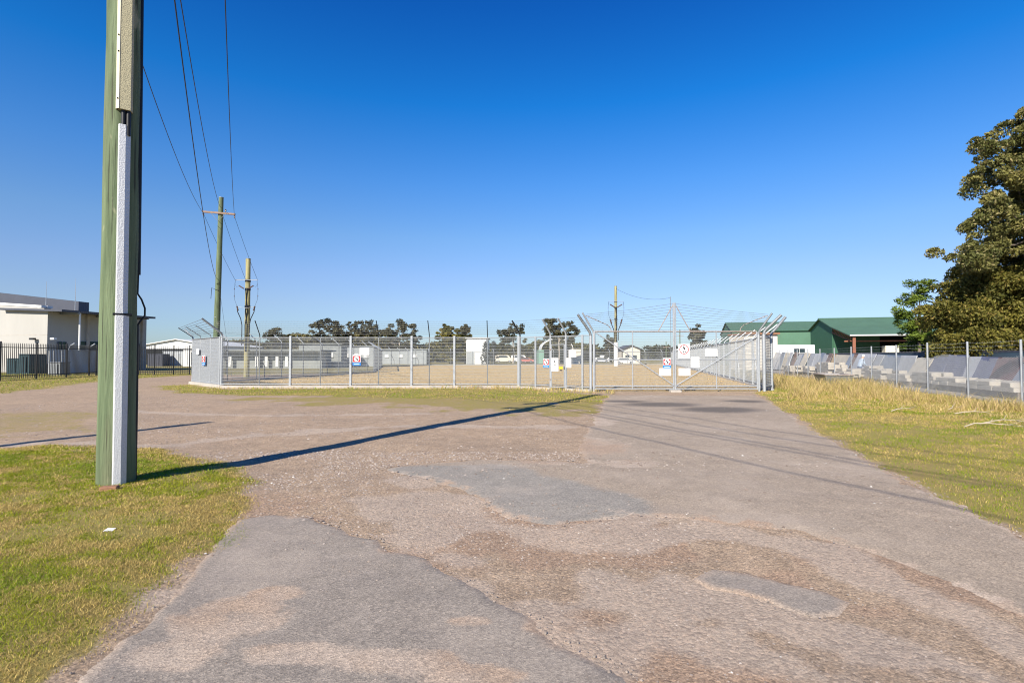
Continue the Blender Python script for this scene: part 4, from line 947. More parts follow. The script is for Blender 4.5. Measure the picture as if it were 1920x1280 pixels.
# ================================================================== trees
M['leaf'] = leafmat('foliage', .22, .65)
M['bark'] = mat('grey_brown_bark', (.16, .13, .10), .9, 0, .3, 5, .6, 20, stretch=(3, 3, .6))
M['bark_pale'] = mat('pale_gum_bark', (.34, .30, .25), .85, 0, .25, 3, .3, 20, stretch=(2, 2, .6))
def unit(n):
    v = RNG.normal(size=(n, 3)); return v/np.linalg.norm(v, axis=1)[:, None]
def tree(name, label, base, H, lobes, leaf, n_leaf, cols, clump=(.5, .35), bark='bark', trunk_r=.2, fork=.35, group=None, aspect=.42, droop=.0, n_clump=60, up=.6, hollow=.55, limbs=12, seed=0):
    """lobes: (dx, dy, z, rx, ry, rz) ellipsoids; leaf clumps fill their outer part, leaves fill the clumps"""
    rg = np.random.default_rng(seed+101); base = Vector(base); t = thing(name, label, 'tree', base, group)
    L = np.array(lobes, float); vol = (L[:, 3]*L[:, 4]*L[:, 5])**.67; pick = rg.choice(len(L), n_clump, p=vol/vol.sum())
    d = rg.normal(size=(n_clump, 3)); d /= np.linalg.norm(d, axis=1)[:, None]; rad_ = rg.uniform(hollow, 1, n_clump)[:, None]
    C = L[pick, :3]+d*rad_*L[pick, 3:6]
    cr = rg.uniform(.6, 1.25, n_clump)*clump[0]
    # leaves
    w_ = cr**1.6; ci = rg.choice(n_clump, n_leaf, p=w_/w_.sum())
    e = rg.normal(size=(n_leaf, 3)); e /= np.linalg.norm(e, axis=1)[:, None]; rr = rg.random(n_leaf)**.45
    pos = C[ci]+e*(rr*cr[ci])[:, None]*np.array([1, 1, clump[1]/clump[0]])
    pos[:, 2] -= droop*rr*cr[ci]
    a = rg.normal(size=(n_leaf, 3)); a[:, 2] = a[:, 2]*(.5 if droop == 0 else 1)-droop*1.0; a /= np.linalg.norm(a, axis=1)[:, None]
    b = np.cross(a, rg.normal(size=(n_leaf, 3))+np.array([0, 0, up])); b /= np.linalg.norm(b, axis=1)[:, None]
    s = leaf*rg.uniform(.6, 1.4, n_leaf)[:, None]
    V = np.stack([pos-a*s, pos+b*s*aspect, pos+a*s, pos-b*s*aspect], 1).reshape(-1, 3)
    i = np.arange(n_leaf)*4; FC = np.stack([i, i+1, i+2, i+3], 1)
    cl = np.array(cols); k = rg.random(n_clump)[:, None]; cc = cl[0]*(1-k)+cl[1]*k
    col = cc[ci]*rg.uniform(.7, 1.3, n_leaf)[:, None]
    if len(cl) > 2: col = np.where((rg.random(n_leaf) < .12)[:, None], cl[2], col)
    me = np_mesh('crown', V, FC, np.repeat(col, 4, 0)); me.materials.append(M['leaf'])
    o = bpy.data.objects.new('crown', me); COL.objects.link(o); o.parent = t; ORG[o.name] = tuple(base)
    # trunk and limbs
    mb = MB(); top = Vector((float(np.average(L[:, 0], weights=vol)), float(np.average(L[:, 1], weights=vol)), H*.72)); fk = Vector((top.x*.35, top.y*.35, H*fork))
    pts = [base+Vector((0, 0, -.1)), base+fk*.5+Vector((.04*H*.2, 0, 0)), base+fk, base+(fk+top)/2+Vector((.02*H, .01*H, 0)), base+top]
    mb.tube(pts, [trunk_r*1.2, trunk_r, trunk_r*.85, trunk_r*.55, trunk_r*.2], 10)
    order = np.argsort(-cr)[:limbs]
    for j in order:
        f = float(rg.uniform(.0, .8)); st_ = base+fk+(top-fk)*f; en = base+Vector(C[j]); mid = st_+(en-st_)*.5+Vector((0, 0, -.08*(en-st_).length))
        r = trunk_r*(.5-.35*f); mb.tube([st_, mid, en], [r, r*.6, r*.15], 6)
    mb.build('trunk', bark, t, True)
    return t
OL = [np.array([.06, .065, .012]), np.array([.19, .17, .032]), np.array([.25, .19, .05])]
GUM = [np.array([.040, .044, .024]), np.array([.10, .095, .045]), np.array([.17, .15, .09])]
LG = [np.array([.075, .085, .022]), np.array([.21, .19, .055]), np.array([.32, .27, .12])]
PN = [np.array([.06, .10, .014]), np.array([.17, .23, .03])]
# dense olive tree and the tall tree at the right edge
tree('olive_tree', 'dense olive-brown leafy tree behind the slab yard at the right', (32.6, 36, 0), 11, [(0, 0, 4.4, 4.2, 4, 3.2), (1.2, 0, 7.4, 3.6, 3.2, 2.9), (-2.2, -.5, 2.9, 2.6, 2.6, 2.0), (3.8, 0, 5.5, 3.4, 3.4, 4.0), (-.6, 0, 6.6, 2.4, 2.6, 2.2), (-3.0, -.5, 5.0, 1.9, 2, 1.8), (1.5, -1.2, 2.4, 3.2, 2, 1.6)], .10, 150000, OL, (.95, .6), 'bark', .32, .25, n_clump=340, droop=.45, hollow=.3, seed=1)
tree('gum_tree', 'tall open-crowned tree with light leaf tufts at the right edge', (34.2, 33.5, 0), 18, [(-2.2, 0, 15.2, 2.3, 2.4, 1.6), (0.0, 0, 16.9, 2.4, 2.2, 1.6), (-2.9, 0, 12.9, 2.5, 2.4, 1.6), (-0.1, 0, 13, 3, 2.6, 3), (-3.6, 0, 10.4, 2.8, 2.6, 1.8), (-0.1, 0, 9, 3.4, 3, 3), (-5.4, 0, 8.2, 2.0, 2, 1.2), (2.2, 0, 15, 2.5, 2.5, 3)], .11, 90000, LG, (.66, .42), 'bark', .3, .3, n_clump=250, droop=.6, hollow=.4, limbs=34, seed=2)
tree('gum_tree', 'leafy tree just beyond the right edge shading the last slabs', (25.5, 20.5, 0), 9.5, [(0, 0, 6.2, 3.0, 2.8, 2.4), (1.8, -1, 7.2, 2.8, 2.4, 2.2)], .17, 11000, LG, (.8, .5), 'bark', .22, .3, n_clump=70, droop=.4, seed=3)
tree('pine_tree', 'small open green pine left of the olive tree', (XP(1722, 45), 45, 0), 9, [(0, 0, 6.9, 1.3, 1.3, 1.9), (-.9, 0, 4.6, 1.5, 1.4, 1.4), (.4, 0, 3.0, 2.0, 1.7, 1.1), (1.3, 0, 5.2, 1.2, 1.3, 1.6)], .17, 7500, PN, (.5, .34), 'bark', .14, .3, n_clump=75, aspect=.25, hollow=.3, seed=4)
# far gum trees above the compound: (px, top y, half width px, bottom of crown y)
def far_tree(px, py, hw, by, Y, label, dark=False, dense=1., seed=0, round_=False):
    k = Y/F; H = ZP(py, Y); zb = ZP(by, Y); w2 = hw*k; rg = random.Random(seed+55)
    if round_: lobes = [(0, 0, H*.42, w2*.95, w2, H*.42), (-w2*.3, 0, H*.7, w2*.55, w2*.5, H*.27), (w2*.45, 0, H*.35, w2*.7, w2*.6, H*.33)]
    else:
        lobes = []; n = 5 if hw > 20 else 4
        for i in range(n):
            f = (i+.5)/n*2-1; z = H-(H-zb)*(.28+.3*f*f+rg.uniform(-.08, .18)); lobes.append((f*w2*.8, rg.uniform(-.6, .6), z, w2*.42, w2*.4, (H-zb)*rg.uniform(.26, .36)))
        for f in (-.45, .1, .55): lobes.append((f*w2+rg.uniform(-.1, .1)*w2, 0, zb+(H-zb)*rg.uniform(.05, .35), w2*.36, w2*.4, (H-zb)*.25))
    tree('gum_tree' if not round_ else 'bushy_tree', label, (XP(px, Y), Y, 0), H, lobes, .0019*Y, int((4200 if not round_ else 8500)*dense*(hw/30)+900), GUM if seed != 14 else OL, (.0060*Y*(1.0 if hw > 15 else .7), .0038*Y), 'bark_pale', .0013*Y, .45, 'gum trees beyond the compound', .5, .1, int(58*hw/30+16) if not round_ else 120, seed=seed, hollow=.5 if not round_ else .3)
far_tree(515, 612, 20, 650, 130, 'bare thin tree with few leaves left of the far gums', dense=.25, seed=10)
far_tree(617, 597, 38, 646, 150, 'dark gum tree, leftmost of the group above the front fence', seed=11)
far_tree(682, 598, 34, 648, 155, 'open spreading gum tree, second of the group above the front fence', dense=.8, seed=12)
far_tree(749, 602, 40, 650, 150, 'wide feathery gum tree, third of the group above the front fence', seed=13)
far_tree(850, 601, 42, 672, 124, 'rounded dark bushy tree left of the white hall', dense=2.4, seed=14, round_=True)
far_tree(872, 606, 9, 634, 125, 'small upright gum tree touching the rounded bushy tree', dense=1, seed=15)
far_tree(962, 607, 30, 654, 130, 'open gum tree between the white hall and the arched shelter', dense=.75, seed=16)
far_tree(1048, 590, 34, 645, 110, 'tall gum tree above the arched shelter', dense=1.2, seed=17)
far_tree(1145, 628, 14, 660, 130, 'small dark tree behind the far termination pole', dense=1.2, seed=18, round_=True)
far_tree(1310, 603, 19, 650, 120, 'dense narrow-topped tree behind the right gate leaf', dense=1.6, seed=19, round_=True)
# low belt of scrub on the skyline: too far to count
def scrub(name, label, x0, x1, Y, h0, h1, n, sz, cols, seed, step=1.6):
    rg = np.random.default_rng(seed); xs = rg.uniform(x0, x1, n)
    hmax = h0+(h1-h0)*fbm(xs/9+seed, xs*0, seed, 4); zz = rg.random(n)**.7*hmax; yy = Y+rg.normal(size=n)*3
    pos = np.stack([xs, yy, zz], 1); a = rg.normal(size=(n, 3)); a /= np.linalg.norm(a, axis=1)[:, None]; b = np.cross(a, rg.normal(size=(n, 3))); b /= np.linalg.norm(b, axis=1)[:, None]
    s = sz*rg.uniform(.5, 1.5, n)[:, None]; V = np.stack([pos-a*s, pos+b*s*.55, pos+a*s, pos-b*s*.55], 1).reshape(-1, 3)
    i = np.arange(n)*4; k = fbm(xs/4, zz, seed+3)[:, None]; col = (cols[0]*(1-k)+cols[1]*k)*rg.uniform(.7, 1.3, n)[:, None]
    me = np_mesh(name, V, np.stack([i, i+1, i+2, i+3], 1), np.repeat(col, 4, 0)); me.materials.append(M['leaf'])
    o = bpy.data.objects.new(name, me); COL.objects.link(o); o['kind'] = 'stuff'; o['label'] = label; o['category'] = 'scrub'
scrub('distant_scrub', 'low dark belt of trees on the skyline', -260, 190, 290, 3.5, 8.5, 26000, .8, [np.array([.03, .036, .018]), np.array([.075, .075, .035])], 3)
scrub('distant_scrub', 'olive shrubs and hedge behind the compound', -30, 26, 165, 2.5, 8.0, 15000, .45, [np.array([.05, .055, .015]), np.array([.15, .13, .04])], 5)
scrub('distant_scrub', 'olive scrub under the far gum trees', -86, -12, 158, 4.0, 10.5, 24000, .45, [np.array([.06, .06, .02]), np.array([.17, .145, .05])], 15)
scrub('distant_scrub', 'dark trees on the skyline left of the cream building', -420, -200, 330, 5, 9, 5000, .9, [np.array([.03, .036, .018]), np.array([.075, .075, .035])], 8)
scrub('distant_scrub', 'dark trees on the skyline behind the slab yard', 60, 330, 250, 4, 9, 9000, .8, [np.array([.03, .036, .018]), np.array([.075, .075, .035])], 9)

# ================================================================== buildings
M['green_wall'] = ribbed('green_sheet_wall', (.045, .125, .075), 7, 'X', .6)
M['green_roof'] = ribbed('green_sheet_roof', (.075, .15, .10), 5, 'X', .8)
M['shed_shade'] = mat('shed_interior_shade', (.018, .02, .022), .9, 0, .3, .5)  # near-black colour holds the shade inside the sheds
M['dark_grey'] = ribbed('dark_grey_sheet', (.075, .08, .10), 6, 'X', .5)
M['timber'] = mat('red_brown_steel_column', (.25, .10, .06), .8, 0, .3, 1.5)
M['cream'] = mat('cream_render', (.62, .56, .46), .8, 0, .08, 1.2)
M['light_sheet'] = ribbed('pale_metal_sheet', (.50, .52, .53), 12, 'X', .5)
M['roof_dark'] = mat('dark_roof_sheet', (.05, .05, .055), .6, 0, .2, 1)
M['slate'] = mat('blue_grey_stone_wall', (.055, .085, .115), .6, 0, .2, .6)
M['bin'] = mat('dark_teal_plastic', (.02, .05, .06), .5, 0, .2, 2)
M['container_green'] = ribbed('pale_green_container', (.20, .36, .28), 9, 'X', .6)
M['red_paint'] = mat('faded_red_paint', (.42, .14, .12), .5, 0, .15, 2)
M['grey_wall'] = mat('grey_panel_wall', (.25, .265, .25), .85, 0, .1, .5)
def quad(pts): return MB().add(pts, [(0, 1, 2, 3)])
def slab3(pts, th=.12):
    a = [Vector(p) for p in pts]; n = (a[1]-a[0]).cross(a[3]-a[0]).normalized()
    if n.z < 0: n = -n
    return MB().prism(a, -n*th)
U_ = Vector((.248, .969, 0)).normalized(); W_ = Vector((U_.y, -U_.x, 0)); RZ = math.atan2(W_.y, W_.x)
def V3(p, z): return Vector((p.x, p.y, z))
# --- green open-sided shed
o_ = Vector((44.6, 70, 0)); LEN = 34
gs = thing('green_shed', 'large green gabled shed with an open lean-to on rusty columns', 'shed', o_)
def at(s, k, z): return V3(o_+U_*s+W_*k, z)
slab3([at(-.3, -.3, 4.45), at(-.3, LEN, 4.45), at(7.5, LEN, 6.02), at(7.5, -.3, 6.02)]).build('lean_to_roof', 'green_roof', gs)
slab3([at(7.5, -.3, 6.03), at(7.5, LEN, 6.03), at(13, LEN, 7.5), at(13, -.3, 7.5)]).build('roof', 'green_roof', gs)
slab3([at(13, -.3, 7.5), at(13, LEN, 7.5), at(18.6, LEN, 6.0), at(18.6, -.3, 6.0)]).build('roof', 'green_roof', gs)
MB().prism([at(7.6, 0, 0), at(18.3, 0, 0), at(18.3, 0, 5.9), at(13, 0, 7.3), at(7.6, 0, 5.9)], W_*.15).build('gable_wall', 'green_wall', gs)
MB().prism([at(7.5, .16, 0), at(7.5, 6, 0), at(7.5, 6, 5.85), at(7.5, .16, 5.85)], U_*.12).build('side_wall', 'green_wall', gs)
MB().prism([at(17.8, .2, 0), at(17.8, LEN, 0), at(17.8, LEN, 5.85), at(17.8, .2, 5.85)], U_*.12).build('rear_wall', 'shed_shade', gs)  # interior shade is painted into this wall's colour
MB().tube([at(-.35, -.3, 4.42), at(-.35, LEN, 4.42)], .11, 6).build('gutter', 'white', gs)
MB().tube([at(13, -.35, 7.53), at(13, LEN, 7.53)], .10, 6).build('ridge_cap', 'green_roof', gs)
for k in (.3, 9.2, 18, 27):
    MB().bbox(at(.1, k, 2.1), (.34, .34, 4.3), RZ, .02).build('column', 'timber', gs)
mb = MB()                                                   # trussed rafter of the lean-to
mb.tube([at(.2, .0, 4.25), at(7.5, .0, 5.72)], .07, 6); mb.tube([at(.2, .0, 3.7), at(7.5, .0, 5.1)], .07, 6)
for i in range(13):
    f = i/13; g_ = (i+1)/13; mb.tube([at(.2+7.3*f, 0, 4.25+1.47*f), at(.2+7.3*g_, 0, 3.7+1.4*g_)], .04, 4)
mb.build('truss', 'timber', gs)
MB().box(at(1.2, 8, 3.7), (17, .1, .16), RZ).build('purlin', 'timber', gs)
MB().bbox(at(2, 5.2, 2.2), (1.6, 1.2, 1.8), RZ, .05).build('cabin', 'cream', gs)
for i, (k, lean_) in enumerate(((7.0, -.25), (7.6, .05), (8.3, .05), (8.9, -.15))):
    tag(MB().tube([at(-2, k, 0), at(-2, k+lean_, 3.3+.25*(i % 2))], .11, 6).build('marker_post', mat('yellow_paint_%d' % i, (.48, .42, .06), .6)), ORD[i]+' yellow post from the left in front of the green shed', 'post', 'yellow posts in front of the green shed')
# --- second green shed behind
o_ = Vector((39.3, 95, 0))
g2 = thing('green_shed', 'pale green gabled shed further back with closed walls', 'shed', o_)
slab3([at(-.2, -.2, 6.2), at(-.2, 24, 6.2), at(7.8, 24, 8.2), at(7.8, -.2, 8.2)]).build('roof', 'green_roof', g2)
slab3([at(7.8, -.2, 8.2), at(7.8, 24, 8.2), at(15.8, 24, 6.1), at(15.8, -.2, 6.1)]).build('roof', 'green_roof', g2)
M['green_pale'] = ribbed('pale_green_sheet', (.10, .205, .135), 7, 'X', .6)
MB().prism([at(0, 0, 0), at(15.6, 0, 0), at(15.6, 0, 6.0), at(7.8, 0, 8.0), at(0, 0, 6.1)], W_*.15).build('gable_wall', 'green_pale', g2)
MB().prism([at(0, .2, 0), at(0, 24, 0), at(0, 24, 6.05), at(0, .2, 6.05)], U_*.15).build('side_wall', 'green_pale', g2)
MB().tube([at(-.25, -.2, 6.15), at(-.25, 24, 6.15)], .08, 6).build('gutter', 'green_wall', g2)
# --- cream building between sheds and slab yard
o_ = Vector((XP(1398, 66), 66, 0))
cb = thing('cream_building', 'low cream building with two small dark windows before the green sheds', 'building', o_)
MB().bbox(V3(o_+Vector((2, 2.5, 0)), 2.2), (4.0, 5, 4.4), 0, .05).build('wall', 'cream', cb)
MB().bbox(V3(o_+Vector((6.3, 2.5, 0)), 1.55), (4.6, 5, 3.1), 0, .05).build('wall', 'white', cb)
MB().box(V3(o_+Vector((2, 2.4, 0)), 4.5), (4.3, 5.4, .22)).build('roof_edge', 'brick', cb)
for dx in (6.3, 7.0):
    wn = MB().box(V3(o_+Vector((dx, -.02, 0)), 2.35), (.62, .06, .55)).build('window', 'glass', cb)
    MB().box(V3(o_+Vector((dx, -.03, 0)), 2.05), (.7, .1, .06)).build('sill', 'white', wn)
# --- slate coloured wall behind the leaning slabs
wa = Vector((34.6, 67, 0)); wb = Vector((31.4, 46, 0)); wc = Vector((29.0, 25, 0))
for a, b, lab in ((wb, wc, 'blue-grey yard wall behind the right-hand slabs'), (wa, wb, 'blue-grey yard wall behind the left-hand slabs')):
    d = (b-a); L = d.length; c = (a+b)/2
    bw = thing('yard_wall', lab, 'wall', a)
    MB().box((c.x, c.y, .95), (L, .15, 1.9), math.atan2(d.y, d.x)).build('panel', 'slate', bw)
    MB().box((c.x, c.y, 1.93), (L, .2, .08), math.atan2(d.y, d.x)).build('coping', 'dark_grey', bw)
# --- left: cream tilt-up building
Z0 = 55.0; cn = Vector((XP(88, Z0), Z0, 0)); HB = ZP(577, Z0)
lb = thing('concrete_building', 'large cream concrete building with a thin canopy and grey roof screen at the left', 'building', cn)
def lt(s, k, z): return V3(cn+U_*s-W_*k, z)                 # s back along the side wall, k to the left along the front
MB().prism([lt(0, 0, 0), lt(0, 26, 0), lt(0, 26, HB+1.9), lt(0, 0, HB)], U_*.3).build('front_wall', 'tilt', lb)
MB().prism([lt(-.06, .0, HB-.02), lt(-.06, 26, HB+1.88), lt(-.06, 26, HB+2.15), lt(-.06, .0, HB+.22)], U_*.5).build('parapet', 'white', lb)
MB().prism([lt(-.012, 0, HB*.58), lt(-.012, 26, HB*.58), lt(-.012, 26, HB*.58+.05), lt(-.012, 0, HB*.58+.05)], U_*.01).build('panel_joint', 'concrete', lb)
MB().prism([lt(.3, .01, 0), lt(10.9, .01, 0), lt(10.9, .01, HB-.35), lt(.3, .01, HB-.35)], W_*-.25).build('side_wall', 'tilt', lb)
MB().prism([lt(10.9, 0, 0), lt(10.9, 22, 0), lt(10.9, 22, HB), lt(10.9, 0, HB)], U_*.3).build('rear_wall', 'tilt', lb)
slab3([lt(-.5, -2.6, HB-.25), lt(10.1, -2.6, HB-.25), lt(10.1, 6, HB+.1), lt(-.5, 6, HB+.1)], .22).build('canopy', 'dark_grey', lb)
slab3([lt(.2, 5, HB+.3), lt(10.9, 5, HB+.3), lt(10.9, 24, HB+.9), lt(.2, 24, HB+.9)], .15).build('roof', 'dark_grey', lb)
MB().prism([lt(6, 4.0, HB), lt(6, 30, HB), lt(6, 30, 10.9), lt(6, 4.0, 8.03)], U_*1.2).build('roof_screen', 'dark_grey', lb)
for s in (4.0, 7.6, 10.6): MB().bbox(lt(s, -.1, (HB-.4)/2), (.35, .3, HB-.4), RZ, .02).build('pilaster', 'concrete', lb)
for s in (1.2, 5.0, 9.2): MB().box(lt(s, -1.3, HB-.5), (2.6, .12, .22), RZ).build('canopy_beam', 'galv_dull', lb)
MB().tube([lt(1.4, -2.45, 0), lt(1.4, -2.45, HB-.45)], .09, 8).build('downpipe', 'white', lb)
for s0, s1, z0, z1 in ((1.0, 1.8, 2.3, 3.2), (3.2, 7.4, 2.2, 3.3), (8.3, 10.2, 2.1, 3.2)):
    wn = MB().prism([lt(s0, -.03, z0), lt(s1, -.03, z0), lt(s1, -.03, z1), lt(s0, -.03, z1)], W_*.06).build('window', 'glass', lb)
    for s in (s0, (s0+s1)/2, s1): MB().box(lt(s, -.1, (z0+z1)/2), (.06, .08, z1-z0), RZ).build('frame', 'dark_grey', wn)
    MB().box(lt((s0+s1)/2, -.12, z0-.03), (.14, s1-s0, .07), RZ).build('sill', 'concrete', wn)
MB().box(lt(-.35, .3, HB+.1), (.5, .5, .25), RZ).build('flood_light', 'white', lb)
MB().box(lt(-.35, 1.5, HB*.52), (.55, .3, .2), RZ).build('flood_light', 'black_steel', lb)
MB().box(lt(-.25, -1.2, HB*.52), (.5, .3, .2), RZ).build('flood_light', 'white', lb)
for px, Y, t0, t1 in ((84, 56, 578, 527), (139, 60, 566, 521)): MB().tube([(XP(px, Y), Y, ZP(t0+16, Y)), (XP(px, Y), Y, ZP(t1, Y))], [.04, .012], 6).build('antenna', 'galv', lb)
# corrugated inner fence, cranked posts and plant behind the palisade
cf0 = Vector((XP(92, 50), 50, 0)); cf1 = Vector((XP(190, 56), 56, 0)); d = cf1-cf0; L = d.length; rz = math.atan2(d.y, d.x); d.normalize()
cf = thing('sheet_fence', 'pale corrugated sheet fence below the canopy of the concrete building', 'fence', cf0)
for i in range(14):
    c = cf0+d*(L*(i+.5)/14); MB().box((c.x, c.y+.05*(i % 2), 1.15), (L/14-.01, .06, 2.3), rz).build('sheet', 'light_sheet', cf)
for f in (.42, .82):
    c = cf0+d*L*f-Vector((0, .4, 0)); MB().tube([c, c+Vector((0, 0, 2.4)), c+Vector((.15, 0, 2.7)), c+Vector((.55, 0, 2.95))], .06, 6).build('cranked_post', 'galv', cf)
MB().tube([cf0+Vector((0, -.3, 2.25)), cf1+Vector((0, -.3, 2.25))], .05, 6).build('rail', 'galv', cf)
def crate(name, px0, px1, py0, Y, dep, m, label, cat, lid=None):
    x0 = XP(px0, Y); x1 = XP(px1, Y); H = ZP(py0, Y); c = ((x0+x1)/2, Y+dep/2, 0); t = thing(name, label, cat, c)
    MB().bbox((c[0], c[1], H/2), (x1-x0, dep, H), .1, .04).build('body', m, t)
    MB().bbox((c[0], c[1], H+.04), (x1-x0+.1, dep+.1, .08), .1, .03).build('lid', lid or m, t)
    for f in (-.3, 0, .3): MB().box((c[0]+f*(x1-x0), c[1]-dep/2-.03, H*.5), (.06, .05, H*.8), .1).build('rib', lid or m, t)
crate('equipment_cabinet', 34, 54, 665, 50, 2, 'bin', 'tall dark teal equipment cabinet behind the palisade fence', 'cabinet')
crate('equipment_cabinet', 12, 34, 673, 50, 2, 'bin', 'lower dark cabinet left of the tall teal cabinet', 'cabinet')
crate('equipment_cabinet', 65, 80, 683, 52, 1.5, 'dark_grey', 'small grey cabinet under the lit concrete wall', 'cabinet')
crate('storage_crate', 92, 112, 680, 47.5, 1.2, 'galv_dull', 'low grey crate before the corrugated sheet fence', 'crate')
# far white shed on the left
def gable_shed(name, label, px0, px1, pk, eave, base_y, Y, dep, wall, roof, open_=False, cat='shed'):
    x0 = XP(px0, Y); x1 = XP(px1, Y); zp = ZP(pk, Y); ze = ZP(eave, Y); xm = (x0+x1)/2
    t = thing(name, label, cat, (xm, Y, 0))
    MB().prism([(x0, Y, 0), (x1, Y, 0), (x1, Y, ze), (xm, Y, zp), (x0, Y, ze)], (0, .2, 0)).build('front_wall', wall, t)
    MB().box((x0+.1, Y+dep/2, ze/2), (.2, dep, ze-.01)).build('side_wall', wall, t); MB().box((x1-.1, Y+dep/2, ze/2), (.2, dep, ze-.01)).build('side_wall', wall, t)
    for a, b in ((x0-.3, xm), (x1+.3, xm)): slab3([(a, Y-.5, ze+.05), (a, Y+dep, ze+.05), (b, Y+dep, zp+.2), (b, Y-.5, zp+.2)], .15).build('roof', roof, t)
    if open_: MB().box((xm, Y-.03, ze*.42), ((x1-x0)*.86, .1, ze*.84)).build('opening_shade_panel', 'shed_shade', t)  # dark panel on the solid wall, stands in for a shaded interior
    return t
gable_shed('white_shed', 'wide white gabled shed far behind the palisade fence', 262, 400, 637, 648, 690, 110, 22, 'white', 'white', True)
M['awning_green'] = mat('pale_green_fascia', (.34, .42, .30), .6)
crate('shipping_container', 305, 342, 659, 95, 2.4, 'light_sheet', 'pale ribbed container left of the compound corner', 'container')
crate('shipping_container', 343, 362, 657, 90, 2.4, 'white', 'white container partly hidden by the compound corner', 'container')
crate('shipping_container', 276, 303, 664, 92, 2.4, 'dark_grey', 'dark container right of the near power pole', 'container')
# grey shed behind the left compound fence and small cabins
gb_ = thing('grey_shed', 'long grey shed with white posts behind the left compound fence', 'shed', (XP(540, 75), 75, 0))
MB().box((XP(510, 75), 77, 1.2), (14, 4, 2.4)).build('wall', 'grey_wall', gb_)
MB().box((XP(510, 75), 76.5, 2.5), (15, 6.5, .18), 0).build('roof', 'grey_wall', gb_)
for px in (432, 482, 500, 520, 538): MB().box((XP(px, 74.4), 74.4, 1.0), (.4, .2, 1.5)).build('post_panel', 'white', gb_)
for px in (556,): MB().box((XP(px, 74.9), 74.9, 2.0), (.5, .1, .6)).build('window', 'glass', gb_)
M['panel_grey'] = mat('pale_grey_cabin', (.30, .32, .32), .7, 0, .08, .8)
for px0, px1, py, Y, m, lab in ((560, 640, 646, 82, 'grey_wall', 'pale grey cabin behind the left fence with small white boards'), (640, 702, 650, 88, 'panel_grey', 'light grey cabin behind the left fence end'), (712, 800, 655, 118, 'panel_grey', 'low grey cabin row beyond the far fence corner')):
    x0, x1, H = XP(px0, Y), XP(px1, Y), ZP(py, Y); t = thing('cabin', lab, 'cabin', ((x0+x1)/2, Y, 0))
    MB().bbox(((x0+x1)/2, Y+1.5, H/2), (x1-x0, 3, H), 0, .04).build('wall', m, t)
    MB().box(((x0+x1)/2, Y+1.5, H+.06), (x1-x0+.4, 3.4, .12)).build('roof', 'grey_wall', t)
    for f in (.15, .45, .75):
        wn = MB().box((x0+(x1-x0)*f, Y-.02, H*.55), (.8, .06, .7)).build('window', 'white', t); MB().box((x0+(x1-x0)*f, Y-.06, H*.55-.4), (.95, .1, .06)).build('sill', 'grey_wall', wn)
# white hall with two dark conifers, arched shelter
wh = thing('white_hall', 'bright white flat-fronted hall behind the dry field', 'building', (XP(893, 112), 112, 0))
MB().bbox((XP(894, 112), 117, ZP(634, 112)/2), (XP(914, 112)-XP(874, 112), 10, ZP(634, 112)), 0, .3).build('wall', 'white', wh)
MB().box((XP(894, 112), 117, ZP(634, 112)+.06), (XP(916, 112)-XP(872, 112), 10.4, .2)).build('roof_edge', 'white', wh)
MB().box((XP(882, 111.9), 111.95, 1.3), (1.6, .1, 2.6)).build('door', 'panel_grey', wh)
for px, lab in ((911, 'left dark conifer in front of the white hall'), (926, 'right dark conifer in front of the white hall')):
    Y = 108; H = ZP(636, Y); tree('conifer', lab, (XP(px, Y), Y, 0), H, [(0, 0, H*.25, .95, .9, H*.25), (0, 0, H*.5, .75, .7, H*.25), (0, 0, H*.78, .45, .4, H*.22)], .16, 1500, [np.array([.05, .06, .055]), np.array([.10, .11, .10])], (.4, .5), 'bark', .1, .1, 'dark conifers', n_clump=40, hollow=.2, seed=px)
Y = 120; xc = XP(1045, Y); rw = 30*Y/F; zs = ZP(656, Y); zt_ = ZP(636, Y)
ar = thing('arched_shelter', 'white arched shelter roof spanning between two containers', 'shelter', (xc, Y, 0))
mb = MB(); N = 18; pr = []
for i in range(N+1):
    a = math.pi*i/N; pr.append((xc-rw*math.cos(a), zs+(zt_-zs)*math.sin(a)))
for i in range(N):
    (xa, za_), (xb, zb_) = pr[i], pr[i+1]; mb.prism([(xa, Y, za_), (xb, Y, zb_), (xb, Y, zb_+.28), (xa, Y, za_+.28)], (0, 12, 0))
mb.build('roof', 'white', ar)
MB().box((xc-rw, Y+6, zs/2), (1.2, 12, zs)).build('container_wall', 'container_green', ar)
MB().box((xc+rw+.6, Y+6, zs/2+.1), (2.2, 12, zs+.2)).build('container_wall', 'cream', ar)
MB().box((xc, Y+11.8, zs/2), (2*rw, .2, zs)).build('back_wall', 'container_green', ar)
for i in range(5): MB().box((xc, Y+.4+i*2.6, zs), (.0+2*rw, .06, .06)).build('tie_bar', 'galv', ar)
dk = gable_shed('dark_roofed_house', 'low house with a dark hipped roof right of the far termination pole', 1166, 1202, 648, 655, 672, 125, 10, 'cream', 'roof_dark', False, 'house')
for px in (1176, 1190): MB().box((XP(px, 124.9), 124.9, 1.5), (.9, .1, 1.0)).build('window', 'glass', dk)
